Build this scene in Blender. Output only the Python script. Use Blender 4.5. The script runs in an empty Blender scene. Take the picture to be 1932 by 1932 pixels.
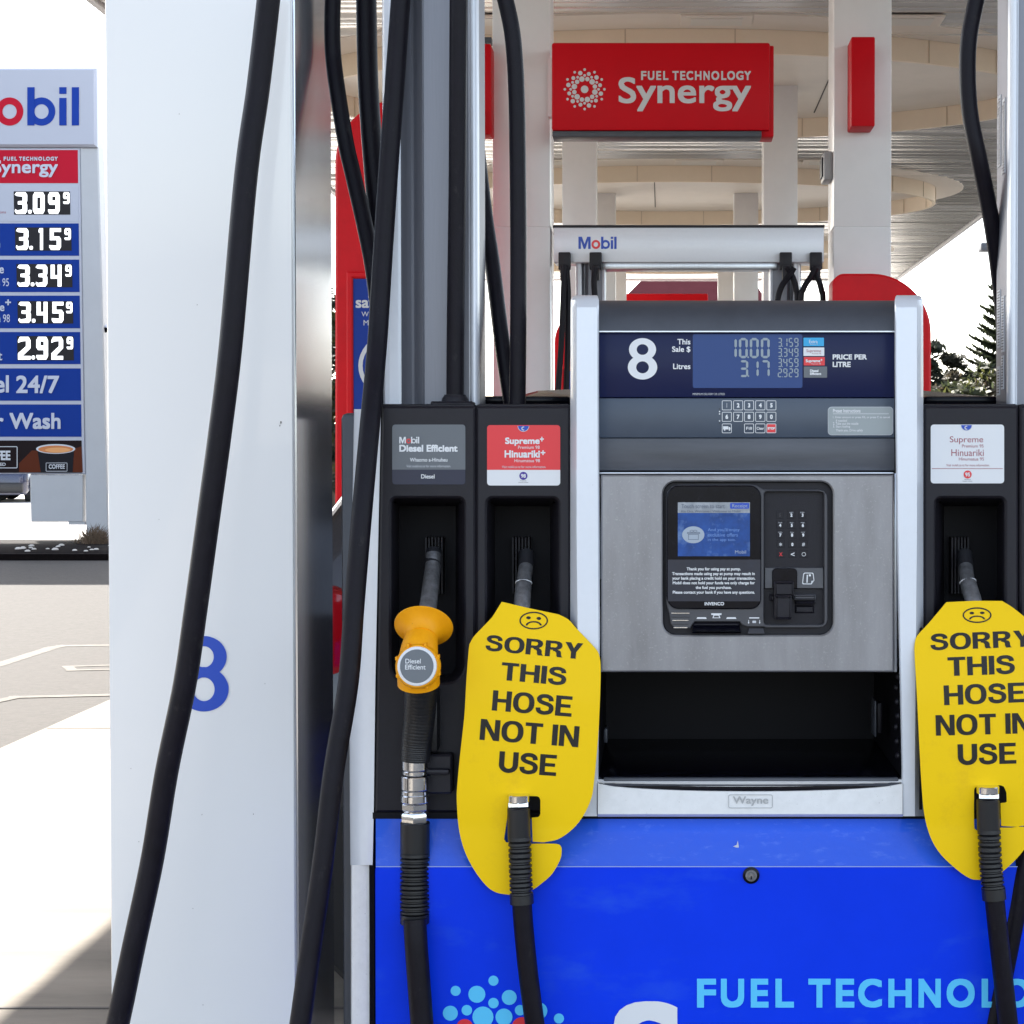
import bpy, bmesh, math, random
from mathutils import Vector, Matrix
from mathutils.geometry import tessellate_polygon
R = math.radians
random.seed(7)
SC = bpy.context.scene
COL = SC.collection

# ------------------------------------------------------------------ camera, sky, sun, exposure
F, CX, HZ, EYE, W = 3400.0, 1250.0, 858.0, 1.4, 1932.0     # focal length, principal column, horizon row in picture units; eye height in m
PITCH = R(1.2)
CY = HZ + F * math.tan(PITCH)
cam = bpy.data.cameras.new('camera')
cam.sensor_width = 36; cam.lens = 36 * F / W
cam.shift_x = 0.5 - CX / W; cam.shift_y = 0.5 - (W - CY) / W
cam.clip_start = 0.05; cam.clip_end = 3000
camo = bpy.data.objects.new('camera', cam); COL.objects.link(camo)
camo.location = (0, 0, EYE); camo.rotation_euler = (R(90) - PITCH, 0, 0)
SC.camera = camo
SUN = Vector((-0.55, 1.09, 1.0)).normalized()
elev = math.asin(SUN.z); azim = math.atan2(SUN.x, SUN.y)
wd = bpy.data.worlds.new('World'); SC.world = wd; wd.use_nodes = True
nt = wd.node_tree; bg = nt.nodes['Background']
sky = nt.nodes.new('ShaderNodeTexSky'); sky.sky_type = 'NISHITA'; sky.sun_disc = False
sky.sun_elevation = elev; sky.sun_rotation = azim; sky.air_density = 1.0; sky.dust_density = 1.6; sky.ozone_density = 1.0
hs_ = nt.nodes.new('ShaderNodeHueSaturation'); hs_.inputs['Saturation'].default_value = .62
nt.links.new(sky.outputs[0], hs_.inputs['Color']); nt.links.new(hs_.outputs[0], bg.inputs[0]); bg.inputs[1].default_value = 0.115
sl = bpy.data.lights.new('sun', 'SUN'); sl.energy = 5.0; sl.angle = R(0.5); sl.color = (1, .95, .87)
slo = bpy.data.objects.new('sun', sl); COL.objects.link(slo)
slo.rotation_euler = (-SUN).to_track_quat('-Z', 'Y').to_euler()
vs = SC.view_settings; vs.view_transform = 'Standard'; vs.look = 'None'; vs.exposure = 2.12; vs.gamma = 1
SC.cycles.max_bounces = 10; SC.cycles.diffuse_bounces = 5; SC.cycles.glossy_bounces = 5
SC.cycles.use_denoising = True

# ------------------------------------------------------------------ helpers
def P(u, v, Y):
    a = (u - CX) / F; b = -(v - CY) / F
    s, c = math.sin(PITCH), math.cos(PITCH)
    dy = c + b * s; dz = -s + b * c
    k = Y / dy
    return Vector((a * k, Y, EYE + dz * k))
def PX(u, Y, v=900): return P(u, v, Y).x
def PZ(v, Y): return P(1250, v, Y).z

def M(name, col, rough=.5, metal=0, coat=0, bump=0, bscale=200, var=0, vscale=8, emit=0, spec=.5, trans=0, stretch=None, crough=.05):
    m = bpy.data.materials.new(name); m.use_nodes = True
    t = m.node_tree; p = t.nodes['Principled BSDF']
    p.inputs['Base Color'].default_value = (*col, 1)
    p.inputs['Roughness'].default_value = rough; p.inputs['Metallic'].default_value = metal
    p.inputs['Coat Weight'].default_value = coat; p.inputs['Coat Roughness'].default_value = crough
    p.inputs['Specular IOR Level'].default_value = spec
    p.inputs['Transmission Weight'].default_value = trans
    if emit:
        p.inputs['Emission Color'].default_value = (*col, 1); p.inputs['Emission Strength'].default_value = emit
    if bump or var:
        tc = t.nodes.new('ShaderNodeTexCoord'); src = tc.outputs['Object']
        if stretch:
            mp = t.nodes.new('ShaderNodeMapping'); mp.inputs['Scale'].default_value = stretch
            t.links.new(src, mp.inputs[0]); src = mp.outputs[0]
    if bump:
        n = t.nodes.new('ShaderNodeTexNoise'); n.inputs['Scale'].default_value = bscale; n.inputs['Detail'].default_value = 3
        t.links.new(src, n.inputs['Vector'])
        b = t.nodes.new('ShaderNodeBump'); b.inputs['Strength'].default_value = bump; b.inputs['Distance'].default_value = .002
        t.links.new(n.outputs[0], b.inputs['Height']); t.links.new(b.outputs[0], p.inputs['Normal'])
    if var:
        n = t.nodes.new('ShaderNodeTexNoise'); n.inputs['Scale'].default_value = vscale; n.inputs['Detail'].default_value = 6; n.inputs['Roughness'].default_value = .65
        t.links.new(src, n.inputs['Vector'])
        r = t.nodes.new('ShaderNodeValToRGB')
        r.color_ramp.elements[0].position = .3; r.color_ramp.elements[1].position = .7
        r.color_ramp.elements[0].color = (*[max(0, c * (1 - var)) for c in col], 1)
        r.color_ramp.elements[1].color = (*[min(1, c * (1 + var)) for c in col], 1)
        t.links.new(n.outputs[0], r.inputs[0]); t.links.new(r.outputs[0], p.inputs['Base Color'])
        q = t.nodes.new('ShaderNodeMapRange'); q.inputs[3].default_value = max(.02, rough * .8); q.inputs[4].default_value = min(1, rough * 1.25)
        t.links.new(n.outputs[0], q.inputs[0]); t.links.new(q.outputs[0], p.inputs['Roughness'])
    return m

class MB:
    def __init__(s): s.v = []; s.f = []; s.m = []; s.mats = []
    def mi(s, mat):
        if mat not in s.mats: s.mats.append(mat)
        return s.mats.index(mat)
    def add(s, vs_, fs, mat):
        o = len(s.v); k = s.mi(mat)
        s.v += [Vector(p) for p in vs_]
        for f in fs: s.f.append(tuple(o + i for i in f)); s.m.append(k)
        return s
    def box(s, x0, x1, y0, y1, z0, z1, mat, c=0, rot=None, piv=None):
        bm = bmesh.new(); bmesh.ops.create_cube(bm, size=1)
        for q in bm.verts:
            q.co = ((x0 + x1) / 2 + q.co.x * (x1 - x0), (y0 + y1) / 2 + q.co.y * (y1 - y0), (z0 + z1) / 2 + q.co.z * (z1 - z0))
        if c: bmesh.ops.bevel(bm, geom=bm.edges[:], offset=c, segments=2, affect='EDGES', profile=.5)
        if rot is not None:
            pv = Vector(piv) if piv else Vector(((x0 + x1) / 2, (y0 + y1) / 2, (z0 + z1) / 2))
            for q in bm.verts: q.co = rot @ (q.co - pv) + pv
        bm.verts.index_update()
        s.add([q.co.copy() for q in bm.verts], [[q.index for q in f.verts] for f in bm.faces], mat); bm.free(); return s
    def pbox(s, u0, u1, v0, v1, Y0, Y1, mat, c=0):      # box whose front face fills a picture rectangle at distance Y0
        vm = (v0 + v1) / 2
        return s.box(PX(u0, Y0, vm), PX(u1, Y0, vm), Y0, Y1, PZ(v1, Y0), PZ(v0, Y0), mat, c)
    def loft(s, loops, mat, closed=True, cap0=False, cap1=False):
        n = len(loops[0]); vs_ = [p for l in loops for p in l]; fs = []
        for i in range(len(loops) - 1):
            for j in range(n if closed else n - 1):
                k = (j + 1) % n
                fs.append((i * n + j, i * n + k, (i + 1) * n + k, (i + 1) * n + j))
        if cap0: fs.append(tuple(range(n - 1, -1, -1)))
        if cap1: fs.append(tuple((len(loops) - 1) * n + j for j in range(n)))
        return s.add(vs_, fs, mat)
    def tube(s, path, rad, mat, n=18, caps=True, up=None):
        path = [Vector(p) for p in path]
        if not isinstance(rad, (list, tuple)): rad = [rad] * len(path)
        loops = []; nrm = None
        for i, p in enumerate(path):
            a = path[max(0, i - 1)]; b = path[min(len(path) - 1, i + 1)]
            t = (b - a)
            if t.length < 1e-9: t = Vector((0, 0, -1))
            t.normalize()
            if nrm is None:
                ref = Vector((0, 1, 0)) if abs(t.y) < .9 else Vector((1, 0, 0))
                nrm = (ref - t * ref.dot(t)).normalized()
            else:
                nrm = (nrm - t * nrm.dot(t)).normalized()
            bi = t.cross(nrm)
            loops.append([p + (nrm * math.cos(2 * math.pi * k / n) + bi * math.sin(2 * math.pi * k / n)) * rad[i] for k in range(n)])
        return s.loft(loops, mat, True, caps, caps)
    def lathe(s, base, axis, prof, mat, n=24, caps=True):   # prof: (distance along axis, radius)
        axis = Vector(axis).normalized(); base = Vector(base)
        ref = Vector((0, 1, 0)) if abs(axis.y) < .9 else Vector((1, 0, 0))
        a = (ref - axis * ref.dot(axis)).normalized(); b = axis.cross(a)
        loops = [[base + axis * t + (a * math.cos(2 * math.pi * k / n) + b * math.sin(2 * math.pi * k / n)) * r for k in range(n)] for t, r in prof]
        return s.loft(loops, mat, True, caps, caps)
    def plate(s, loops, Y0, Y1, mat, c=0, fn=None, side=None, back=False):
        """flat plate: loops of picture points (first outer, rest holes) at distance Y0, going back to Y1, front edge chamfered by c metres"""
        g = fn or (lambda u, v, y: P(u, v, y))
        L = [[Vector((u, v, 0)) for u, v in l] for l in loops]
        k = F / Y0
        front = L
        if c: front = [inset(l, c * k * (1 if i == 0 else -1)) for i, l in enumerate(L)]
        tri = tessellate_polygon(front)
        allp = [q for l in front for q in l]
        s.add([g(q.x, q.y, Y0) for q in allp], tri, mat)
        for fl, ol in zip(front, L):
            A = [g(q.x, q.y, Y0) for q in fl]; n = len(A)
            if c:
                B = [g(q.x, q.y, Y0) + Vector((0, c, 0)) for q in ol]
                s.loft([A, B], mat); A = B
            B = [Vector((q.x, Y1, q.z)) for q in A]
            s.loft([A, B], side or mat)
        if back:
            s.add([Vector((g(q.x, q.y, Y0).x, Y1, g(q.x, q.y, Y0).z)) for q in allp], tri, mat)
        return s
    def build(s, name, parent=None, smooth=35, label=None, cat=None, group=None, kind=None, loc=None):
        me = bpy.data.meshes.new(name)
        off = wl(parent) if parent else Vector(loc or (0, 0, 0))
        me.from_pydata([tuple(p - off) for p in s.v], [], s.f)
        for m in s.mats: me.materials.append(m)
        me.polygons.foreach_set('material_index', s.m)
        bm = bmesh.new(); bm.from_mesh(me)
        bmesh.ops.remove_doubles(bm, verts=bm.verts[:], dist=1e-6)
        bmesh.ops.recalc_face_normals(bm, faces=bm.faces[:])
        bm.to_mesh(me); bm.free()
        if smooth:
            me.polygons.foreach_set('use_smooth', [True] * len(me.polygons))
            me.set_sharp_from_angle(angle=R(smooth))
        me.update()
        o = bpy.data.objects.new(name, me); COL.objects.link(o)
        if parent: o.parent = parent
        else: o.location = off
        tag(o, label, cat, group, kind)
        return o

def wl(o):
    v = Vector((0, 0, 0))
    while o: v += o.location; o = o.parent
    return v
def tag(o, label=None, cat=None, group=None, kind=None):
    for k, x in (('label', label), ('category', cat), ('group', group), ('kind', kind)):
        if x: o[k] = x
    return o
def thing(name, label, cat, loc=(0, 0, 0), group=None, kind='thing'):
    o = bpy.data.objects.new(name, None); COL.objects.link(o); o.location = loc
    o.empty_display_size = .1
    return tag(o, label, cat, group, kind)
def copy_tree(o, parent=None):
    c = o.copy(); COL.objects.link(c)
    if parent: c.parent = parent
    for ch in [x for x in bpy.data.objects if x.parent == o]: copy_tree(ch, c)
    return c

def inset(loop, d):
    n = len(loop); out = []
    area = sum(loop[i].x * loop[(i + 1) % n].y - loop[(i + 1) % n].x * loop[i].y for i in range(n))
    sg = 1 if area > 0 else -1
    for i in range(n):
        a, b, c = loop[i - 1], loop[i], loop[(i + 1) % n]
        e1 = (b - a); e2 = (c - b)
        if e1.length < 1e-9 or e2.length < 1e-9: out.append(b.copy()); continue
        e1.normalize(); e2.normalize()
        n1 = Vector((-e1.y, e1.x, 0)) * sg; n2 = Vector((-e2.y, e2.x, 0)) * sg
        m = n1 + n2
        if m.length < 1e-6: out.append(b + n1 * d); continue
        m.normalize(); out.append(b + m * (d / max(.35, m.dot(n1))))
    return out
def rrect(u0, v0, u1, v1, r, n=6):
    if not isinstance(r, (tuple, list)): r = (r,) * 4      # tl, tr, br, bl
    pts = []
    for (cx, cy, a0, rr) in ((u0 + r[0], v0 + r[0], 180, r[0]), (u1 - r[1], v0 + r[1], 270, r[1]), (u1 - r[2], v1 - r[2], 0, r[2]), (u0 + r[3], v1 - r[3], 90, r[3])):
        for i in range(n + 1):
            a = R(a0 + 90 * i / n); pts.append((cx + rr * math.cos(a), cy + rr * math.sin(a)))
    return pts
def ell(cu, cv, ru, rv=None, n=32):
    rv = rv or ru
    return [(cu + ru * math.cos(2 * math.pi * i / n), cv + rv * math.sin(2 * math.pi * i / n)) for i in range(n)]
def cat(pts, per=10):
    pts = [Vector(p) for p in pts]; out = []
    q = [pts[0] * 2 - pts[1]] + pts + [pts[-1] * 2 - pts[-2]]
    for i in range(1, len(q) - 2):
        for j in range(per):
            t = j / per; a, b, c, d = q[i - 1], q[i], q[i + 1], q[i + 2]
            out.append(.5 * (2 * b + (c - a) * t + (2 * a - 5 * b + 4 * c - d) * t * t + (3 * b - a - 3 * c + d) * t ** 3))
    out.append(pts[-1]); return out

_g = {}
def glyphs(body):
    if body not in _g:
        c = bpy.data.curves.new('lettering', 'FONT'); c.body = body; c.resolution_u = 5
        o = bpy.data.objects.new('lettering', c); COL.objects.link(o)
        dg = bpy.context.evaluated_depsgraph_get()
        me = bpy.data.meshes.new_from_object(o.evaluated_get(dg))
        vs_ = [(q.co.x, q.co.y) for q in me.vertices]; fs = [tuple(p.vertices) for p in me.polygons]
        bpy.data.objects.remove(o); bpy.data.curves.remove(c); bpy.data.meshes.remove(me)
        x0 = min(a for a, _ in vs_); x1 = max(a for a, _ in vs_); y0 = min(b for _, b in vs_); y1 = max(b for _, b in vs_)
        _g[body] = ([((a - x0) / (x1 - x0), (y1 - b) / (y1 - y0)) for a, b in vs_], fs, (x1 - x0) / (y1 - y0))
    return _g[body]
def text(mb, body, box, Y, mat, bold=0, rot=0, fn=None, layer=3e-5, align=None):
    """lettering filling the picture box (u0, v0, u1, v1) on the surface at distance Y; bold thickens strokes by that many picture units"""
    vs_, fs, asp = glyphs(body)
    u0, v0, u1, v1 = box
    if align:                                   # keep the font's own proportions, fixed height
        w = (v1 - v0) * asp
        if align == 'l': u1 = u0 + w
        elif align == 'r': u0 = u1 - w
        else: m_ = (u0 + u1) / 2; u0, u1 = m_ - w / 2, m_ + w / 2
    b = bold
    cu, cv = (u0 + u1) / 2, (v0 + v1) / 2
    cr, sr = math.cos(R(rot)), math.sin(R(rot))
    sh = [(0, 0)] + ([(b * x, b * y) for x in (-1, 0, 1) for y in (-1, 0, 1) if x or y] if b else [])
    g = fn or (lambda u, v: P(u, v, Y))
    for i, (du, dv) in enumerate(sh):
        out = []
        for a, q in vs_:
            x = u0 + b + a * (u1 - u0 - 2 * b) + du - cu; y = v0 + b + q * (v1 - v0 - 2 * b) + dv - cv
            w = g(cu + x * cr - y * sr, cv + x * sr + y * cr)
            out.append(w - Vector((0, layer * i, 0)))
        mb.add(out, fs, mat)
def flat(mb, pts, Y, mat, fn=None, holes=()):
    g = fn or (lambda u, v: P(u, v, Y))
    L = [[Vector((u, v, 0)) for u, v in l] for l in [pts, *holes]]
    mb.add([g(q.x, q.y) for l in L for q in l], tessellate_polygon(L), mat)
def ring(mb, cu, cv, ru, rv, w, Y, mat, fn=None, n=40):
    flat(mb, ell(cu, cv, ru, rv, n), Y, mat, fn, holes=[ell(cu, cv, ru - w, rv - w, n)])
def frame(mb, u0, v0, u1, v1, r, w, Y, mat):
    flat(mb, rrect(u0, v0, u1, v1, r), Y, mat, holes=[rrect(u0 + w, v0 + w, u1 - w, v1 - w, max(.1, r - w))])

SEG = {'0': 'abcdef', '1': 'bc', '2': 'abged', '3': 'abgcd', '4': 'fgbc', '5': 'afgcd', '7': 'abc', '9': 'abcdfg'}
def seg7(mb, ch, u0, v0, u1, v1, t, Y, mat, sl=.0):
    h = (v1 - v0) / 2; g = t * .12
    def H(y): return [(u0 + t * .5 + g, y), (u0 + t + g, y - t / 2), (u1 - t - g, y - t / 2), (u1 - t * .5 - g, y), (u1 - t - g, y + t / 2), (u0 + t + g, y + t / 2)]
    def V(x, a, b): return [(x, a + g), (x + t / 2, a + t * .6 + g), (x + t / 2, b - t * .6 - g), (x, b - g), (x - t / 2, b - t * .6 - g), (x - t / 2, a + t * .6 + g)]
    q = {'a': H(v0 + t / 2), 'd': H(v1 - t / 2), 'g': H(v0 + h), 'f': V(u0 + t / 2, v0 + t * .3, v0 + h), 'b': V(u1 - t / 2, v0 + t * .3, v0 + h),
         'e': V(u0 + t / 2, v0 + h, v1 - t * .3), 'c': V(u1 - t / 2, v0 + h, v1 - t * .3)}
    for s in SEG[ch]: flat(mb, q[s], Y, mat)

def eight(mb, u0, v0, u1, v1, Y, mat):
    w = u1 - u0; h = v1 - v0; cu = (u0 + u1) / 2; st = w * .285
    ra, rb = w * .46, w * .5
    ha = h * .275; hb = h * .295
    flat(mb, ell(cu, v0 + ha, ra, ha, 48), Y, mat, holes=[ell(cu, v0 + ha, ra - st * .92, ha - st * .72, 48)])
    flat(mb, ell(cu, v1 - hb, rb, hb, 48), Y - .00006, mat, holes=[ell(cu, v1 - hb, rb - st, hb - st * .74, 48)])

def pstroke(pts, w):
    pts = [Vector((x, y)) for x, y in pts]; L_, R_ = [], []
    for i, p in enumerate(pts):
        d = (pts[min(len(pts) - 1, i + 1)] - pts[max(0, i - 1)]).normalized(); n = Vector((-d.y, d.x)) * w / 2
        L_.append((p.x + n.x, p.y + n.y)); R_.append((p.x - n.x, p.y - n.y))
    return [[L_[i], L_[i + 1], R_[i + 1], R_[i]] for i in range(len(pts) - 1)]
def bl(ch):
    rc = lambda x0, y0, x1, y1: [[(x0, y0), (x1, y0), (x1, y1), (x0, y1)]]
    def sup(w, h, cx, cy, e=2.35, n=40):
        o = []
        for i in range(n):
            t = 2 * math.pi * i / n; c, s_ = math.cos(t), math.sin(t)
            o.append((cx + w / 2 * abs(c) ** (2 / e) * (1 if c >= 0 else -1), cy + h / 2 * abs(s_) ** (2 / e) * (1 if s_ >= 0 else -1)))
        return o
    t = .205
    if ch == 'H': return .74, [rc(0, 0, t, 1), rc(.74 - t, 0, .74, 1), rc(t, .40, .74 - t, .575)]
    if ch == 'E': return .64, [rc(0, 0, t, 1), rc(t, 0, .63, .17), rc(t, .41, .58, .57), rc(t, .83, .64, 1)]
    if ch == 'T': return .66, [rc(0, 0, .66, .17), rc(.33 - t / 2, .17, .33 + t / 2, 1)]
    if ch == 'I': return t, [rc(0, 0, t, 1)]
    if ch == 'N': return .74, [rc(0, 0, t - .01, 1), rc(.74 - t + .01, 0, .74, 1), [[(t - .01, 0), (t + .02, 0), (.74 - t + .01, .66), (.74 - t + .01, 1), (.74 - t - .02, 1), (t - .01, .34)]]]
    if ch == 'Y': return .74, [[[(0, 0), (.235, 0), (.37, .36), (.505, 0), (.74, 0), (.475, .60), (.475, 1), (.265, 1), (.265, .60)]]]
    if ch == 'U': return .73, [pstroke([(.1, 0), (.1, .5)] + [(.365 - .265 * math.cos(R(a)), .62 + .292 * math.sin(R(a))) for a in range(0, 181, 12)] + [(.63, .5), (.63, 0)], t)]
    if ch == 'O': return .83, [[sup(.83, 1.03, .415, .5), sup(.83 - 2 * t, 1.03 - .34, .415, .5)]]
    if ch == 'R': return .74, [rc(0, 0, t, 1), [[(t, 0), (.44, 0), (.56, .03), (.655, .11), (.69, .22), (.69, .33), (.65, .44), (.55, .52), (.44, .57), (t, .57)], [(t + .001, .165), (.40, .165), (.46, .185), (.485, .235), (.485, .315), (.46, .375), (.40, .41), (t + .001, .41)]],
                               [[(.32, .572), (.52, .545), (.62, .60), (.66, .70), (.67, .86), (.70, .96), (.74, 1), (.51, 1), (.475, .90), (.465, .74), (.42, .66), (.32, .63)]]]
    if ch == 'S':
        c = cat([Vector((x, y, 0)) for x, y in [(.585, .32), (.555, .18), (.45, .10), (.34, .082), (.20, .11), (.115, .22), (.15, .345), (.28, .42), (.44, .475), (.57, .56), (.60, .70), (.54, .85), (.35, .918), (.18, .88), (.105, .79), (.09, .67)]], 4)
        return .70, [pstroke([(p.x, p.y) for p in c], .185)]
def block(mb, word, box, mat, rot, fn, layer=.00004):
    x = 0; parts = []
    for ch in word:
        if ch == ' ': x += .30; continue
        w, ps = bl(ch); parts += [(x, p, ch) for p in ps]; x += w + .065
    x -= .065; u0, v0, u1, v1 = box; cu, cv = (u0 + u1) / 2, (v0 + v1) / 2; cr, sr = math.cos(R(rot)), math.sin(R(rot))
    for i, (xo, p, ch) in enumerate(parts):
        def g(a, b):
            dx = (xo + a) / x * (u1 - u0) + u0 - cu; dy = b * (v1 - v0) + v0 - cv
            return fn(cu + dx * cr - dy * sr, cv + dx * sr + dy * cr)
        if ch in 'SU':
            for q in p: mb.add([g(*k) for k in q], [(0, 1, 2, 3)], mat)
        else: flat(mb, p[0], 0, mat, g, holes=p[1:])

FTU = [(1315, 1351), (1360, 1404), (1416.5, 1450), (1463, 1498), (1525, 1567), (1577, 1612), (1619, 1664), (1676, 1720), (1733, 1775), (1786, 1839), (1852, 1887), (1892, 1945), (1952, 2002), (2006, 2052)]
def fueltech(mb, box, Y, mat, bold, layer=3e-5):
    u0, v0, u1, v1 = box; k = (u1 - u0) / (2052 - 1315)
    for ch, (a, b) in zip('FUELTECHNOLOGY', FTU): text(mb, ch, (u0 + (a - 1315) * k, v0, u0 + (b - 1315) * k, v1), Y, mat, bold, layer=layer)
def logo(mb, fn, x0, h, mats, gap=.085):
    """Mobil wordmark: fn(x, y) places a point, y down from the cap line, both in cap heights from x0"""
    g = lambda x, y: fn(x0 + x * h, y * h)
    flat(mb, [(0, 0), (.28, 0), (.5, .60), (.72, 0), (1, 0), (1, 1), (.8, 1), (.8, .30), (.57, 1), (.43, 1), (.2, .30), (.2, 1), (0, 1)], 0, mats[0], g)
    o = 1 + gap; flat(mb, ell(o + .36, .635, .36, .37, 40), 0, mats[1], g, holes=[ell(o + .36, .635, .185, .19, 40)])
    b = o + .72 + gap; flat(mb, ell(b + .37, .635, .36, .37, 40), 0, mats[2], g, holes=[ell(b + .37, .635, .185, .19, 40)])
    g2 = lambda x, y: g(x, y) - Vector((0, .0006 * h if h < 1 else .004, 0))
    q = lambda a0, b0, a1, b1: flat(mb, [(a0, b0), (a1, b0), (a1, b1), (a0, b1)], 0, mats[2], g2)
    q(b, 0, b + .19, 1); i = b + .73 + gap; q(i, 0, i + .19, .175); q(i, .28, i + .19, 1); q(i + .19 + gap * 1.3, 0, i + .38 + gap * 1.3, 1)

# ------------------------------------------------------------------ materials
white = M('white_cladding', (.88, .88, .885), .26, coat=.6, crough=.03, bump=.06, bscale=2.2)
steel_side = M('polished_cladding', (.62, .64, .69), .13, metal=.85, bump=.02, bscale=30, var=.08, vscale=3, stretch=(1, 1, .15))
colgrey = M('column_cladding', (.78, .775, .785), .35, coat=.2, var=.03, vscale=4)
silver = M('silver_paint', (.78, .81, .87), .36, metal=.15, coat=.2, bump=.05, bscale=900, var=.015, vscale=60)
silver_dirty = M('weathered_silver_paint', (.82, .82, .82), .40, metal=.1, bump=.08, bscale=700, var=.05, vscale=60)
alu = M('brushed_aluminium', (.62, .65, .70), .3, metal=.85, bump=.06, bscale=60, var=.06, vscale=40, stretch=(8, 8, .3))
chrome = M('chrome', (.75, .76, .78), .16, metal=1, bump=.05, bscale=300)
greycap = M('charcoal_plastic', (.055, .06, .075), .42, bump=.08, bscale=600, var=.12, vscale=20)
greyband = M('slate_band', (.075, .08, .095), .4, bump=.04, bscale=300, var=.25, vscale=14, stretch=(.3, 1, 3))
door_m = M('metallic_grey_door', (.29, .285, .30), .38, metal=.55, bump=.12, bscale=500, var=.15, vscale=9, stretch=(3, 1, .6))
navy = M('navy_panel', (.009, .014, .062), .3, spec=.2)
slate = M('slate_blue_panel', (.055, .075, .11), .35, var=.08, vscale=12, bump=.03, bscale=400)
lcd = M('display_glass', (.028, .066, .22), .25, spec=.25)
lcdseg = M('display_segments', (.32, .38, .43), .5)
blackp = M('black_moulded_plastic', (.012, .0105, .016), .45, spec=.35, bump=.25, bscale=900, var=.15, vscale=60)
blackg = M('black_gloss', (.003, .003, .007), .2, spec=.2, var=.3, vscale=60)
blackd = M('dark_cavity', (.0035, .003, .006), .6, spec=.25)
termgrey = M('terminal_frame_grey', (.07, .07, .08), .4, bump=.06, bscale=800)
termcard = M('terminal_card', (.018, .019, .034), .35, var=.15, vscale=90)
rubber = M('hose_rubber', (.0075, .006, .0105), .40, bump=.25, bscale=500, var=.25, vscale=40, spec=.17)
rubberd = M('sleeve_rubber', (.008, .008, .010), .4, bump=.1, bscale=500)
orange = M('orange_plastic', (1, .40, .004), .42, spec=.25, bump=.08, bscale=250, var=.08, vscale=50)
spout_m = M('worn_spout_aluminium', (.20, .20, .21), .5, metal=.6, bump=.3, bscale=400, var=.35, vscale=90)
spout_tip = M('spout_tip', (.02, .02, .024), .5, bump=.1)
yellow = M('yellow_tag', (1, .64, .002), .5, spec=.18)
tagedge = M('tag_edge', (.05, .035, .005), .6)
ink = M('printed_black', (.009, .006, .004), .36, spec=.35, bump=.2, bscale=1500)
blue = M('blue_panel', (.002, .045, .82), .32, spec=.15, coat=.05, bump=.06, bscale=18, crough=.08, var=.05, vscale=6)
facet_m = M('wrinkled_film_painted_glints', (.03, .13, .80), .25, coat=.9, bump=.6, bscale=45, crough=.08)  # lighter than the cabinet blue: light on the sloped facet put into colour
ltblue = M('light_blue_print', (.11, .62, 1), .35)
pwhite = M('white_print', (.80, .81, .83), .4)
pwhite2 = M('pale_print', (.62, .64, .68), .45)
pred = M('red_print', (.80, .035, .045), .35)
pgrey = M('grey_print', (.13, .145, .165), .35)
pnavy = M('navy_print', (.010, .014, .045), .3)
pdark = M('dark_print', (.03, .03, .035), .4)
ppurple = M('purple_print', (.06, .02, .30), .4)
pmaroon = M('maroon_print', (.35, .06, .09), .45)
pcyan = M('cyan_print', (.02, .40, .75), .35)
pblue = M('blue_print', (.012, .07, .50), .35)
signred = M('red_sign', (.58, .0025, .010), .45, spec=.15, var=.04, vscale=5)
signletter = M('sign_letter_white', (.62, .60, .61), .45)
totred = M('red_totem', (.64, .006, .014), .4, spec=.12, coat=.05, bump=.06, bscale=8, var=.1, vscale=5)
postblue = M('poster_blue', (.008, .04, .30), .45, spec=.2)
screen = M('screen_blue', (.008, .055, .24), .2, spec=.4, emit=.05, var=.35, vscale=45)
screenhd = M('screen_header', (.26, .29, .33), .25, emit=.03, var=.15, vscale=60)

def patches(m, col, scale, lo, hi, stretch=(1, 1, 1), detail=5):
    """patches of another colour: wear, dirt, or painted glints (top facet)"""
    t = m.node_tree; p = t.nodes['Principled BSDF']; tc = t.nodes.new('ShaderNodeTexCoord'); mp = t.nodes.new('ShaderNodeMapping'); mp.inputs['Scale'].default_value = stretch
    n = t.nodes.new('ShaderNodeTexNoise'); n.inputs['Scale'].default_value = scale; n.inputs['Detail'].default_value = detail; n.inputs['Roughness'].default_value = .7
    q = t.nodes.new('ShaderNodeMapRange'); q.inputs[1].default_value = lo; q.inputs[2].default_value = hi
    mx = t.nodes.new('ShaderNodeMix'); mx.data_type = 'RGBA'
    t.links.new(tc.outputs['Object'], mp.inputs[0]); t.links.new(mp.outputs[0], n.inputs['Vector']); t.links.new(n.outputs[0], q.inputs[0]); t.links.new(q.outputs[0], mx.inputs[0])
    old = p.inputs['Base Color'].links
    if old: t.links.new(old[0].from_socket, mx.inputs[6])
    else: mx.inputs[6].default_value = p.inputs['Base Color'].default_value
    mx.inputs[7].default_value = (*col, 1); t.links.new(mx.outputs[2], p.inputs['Base Color'])
patches(facet_m, (.13, .26, .88), 40, .55, .80, (.7, 2, 1.6), 9)  # pale patches painted in place of bright glints along the top facet
patches(blue, (.02, .10, .80), 5, .56, .85, (1, 1, 2.2))
patches(screen, (.20, .32, .52), 22, .50, .80)
patches(screenhd, (.40, .43, .47), 30, .5, .8)
patches(blackg, (.022, .022, .034), 160, .62, .78)
patches(door_m, (.40, .40, .41), 260, .58, .72)
patches(silver_dirty, (.42, .40, .37), 260, .66, .72)
patches(silver, (.50, .49, .47), 240, .70, .74)
patches(orange, (.45, .16, .01), 120, .66, .74)
patches(rubber, (.030, .028, .030), 55, .60, .80, (1, 1, .5))
patches(yellow, (.86, .52, .01), 14, .58, .85)
def concrete_mat():
    m = M('concrete', (.215, .193, .165), .85, bump=.4, bscale=60, var=.34, vscale=1.6, spec=.1, stretch=(.45, 1.6, 1))
    return m
conc = concrete_mat()
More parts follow.
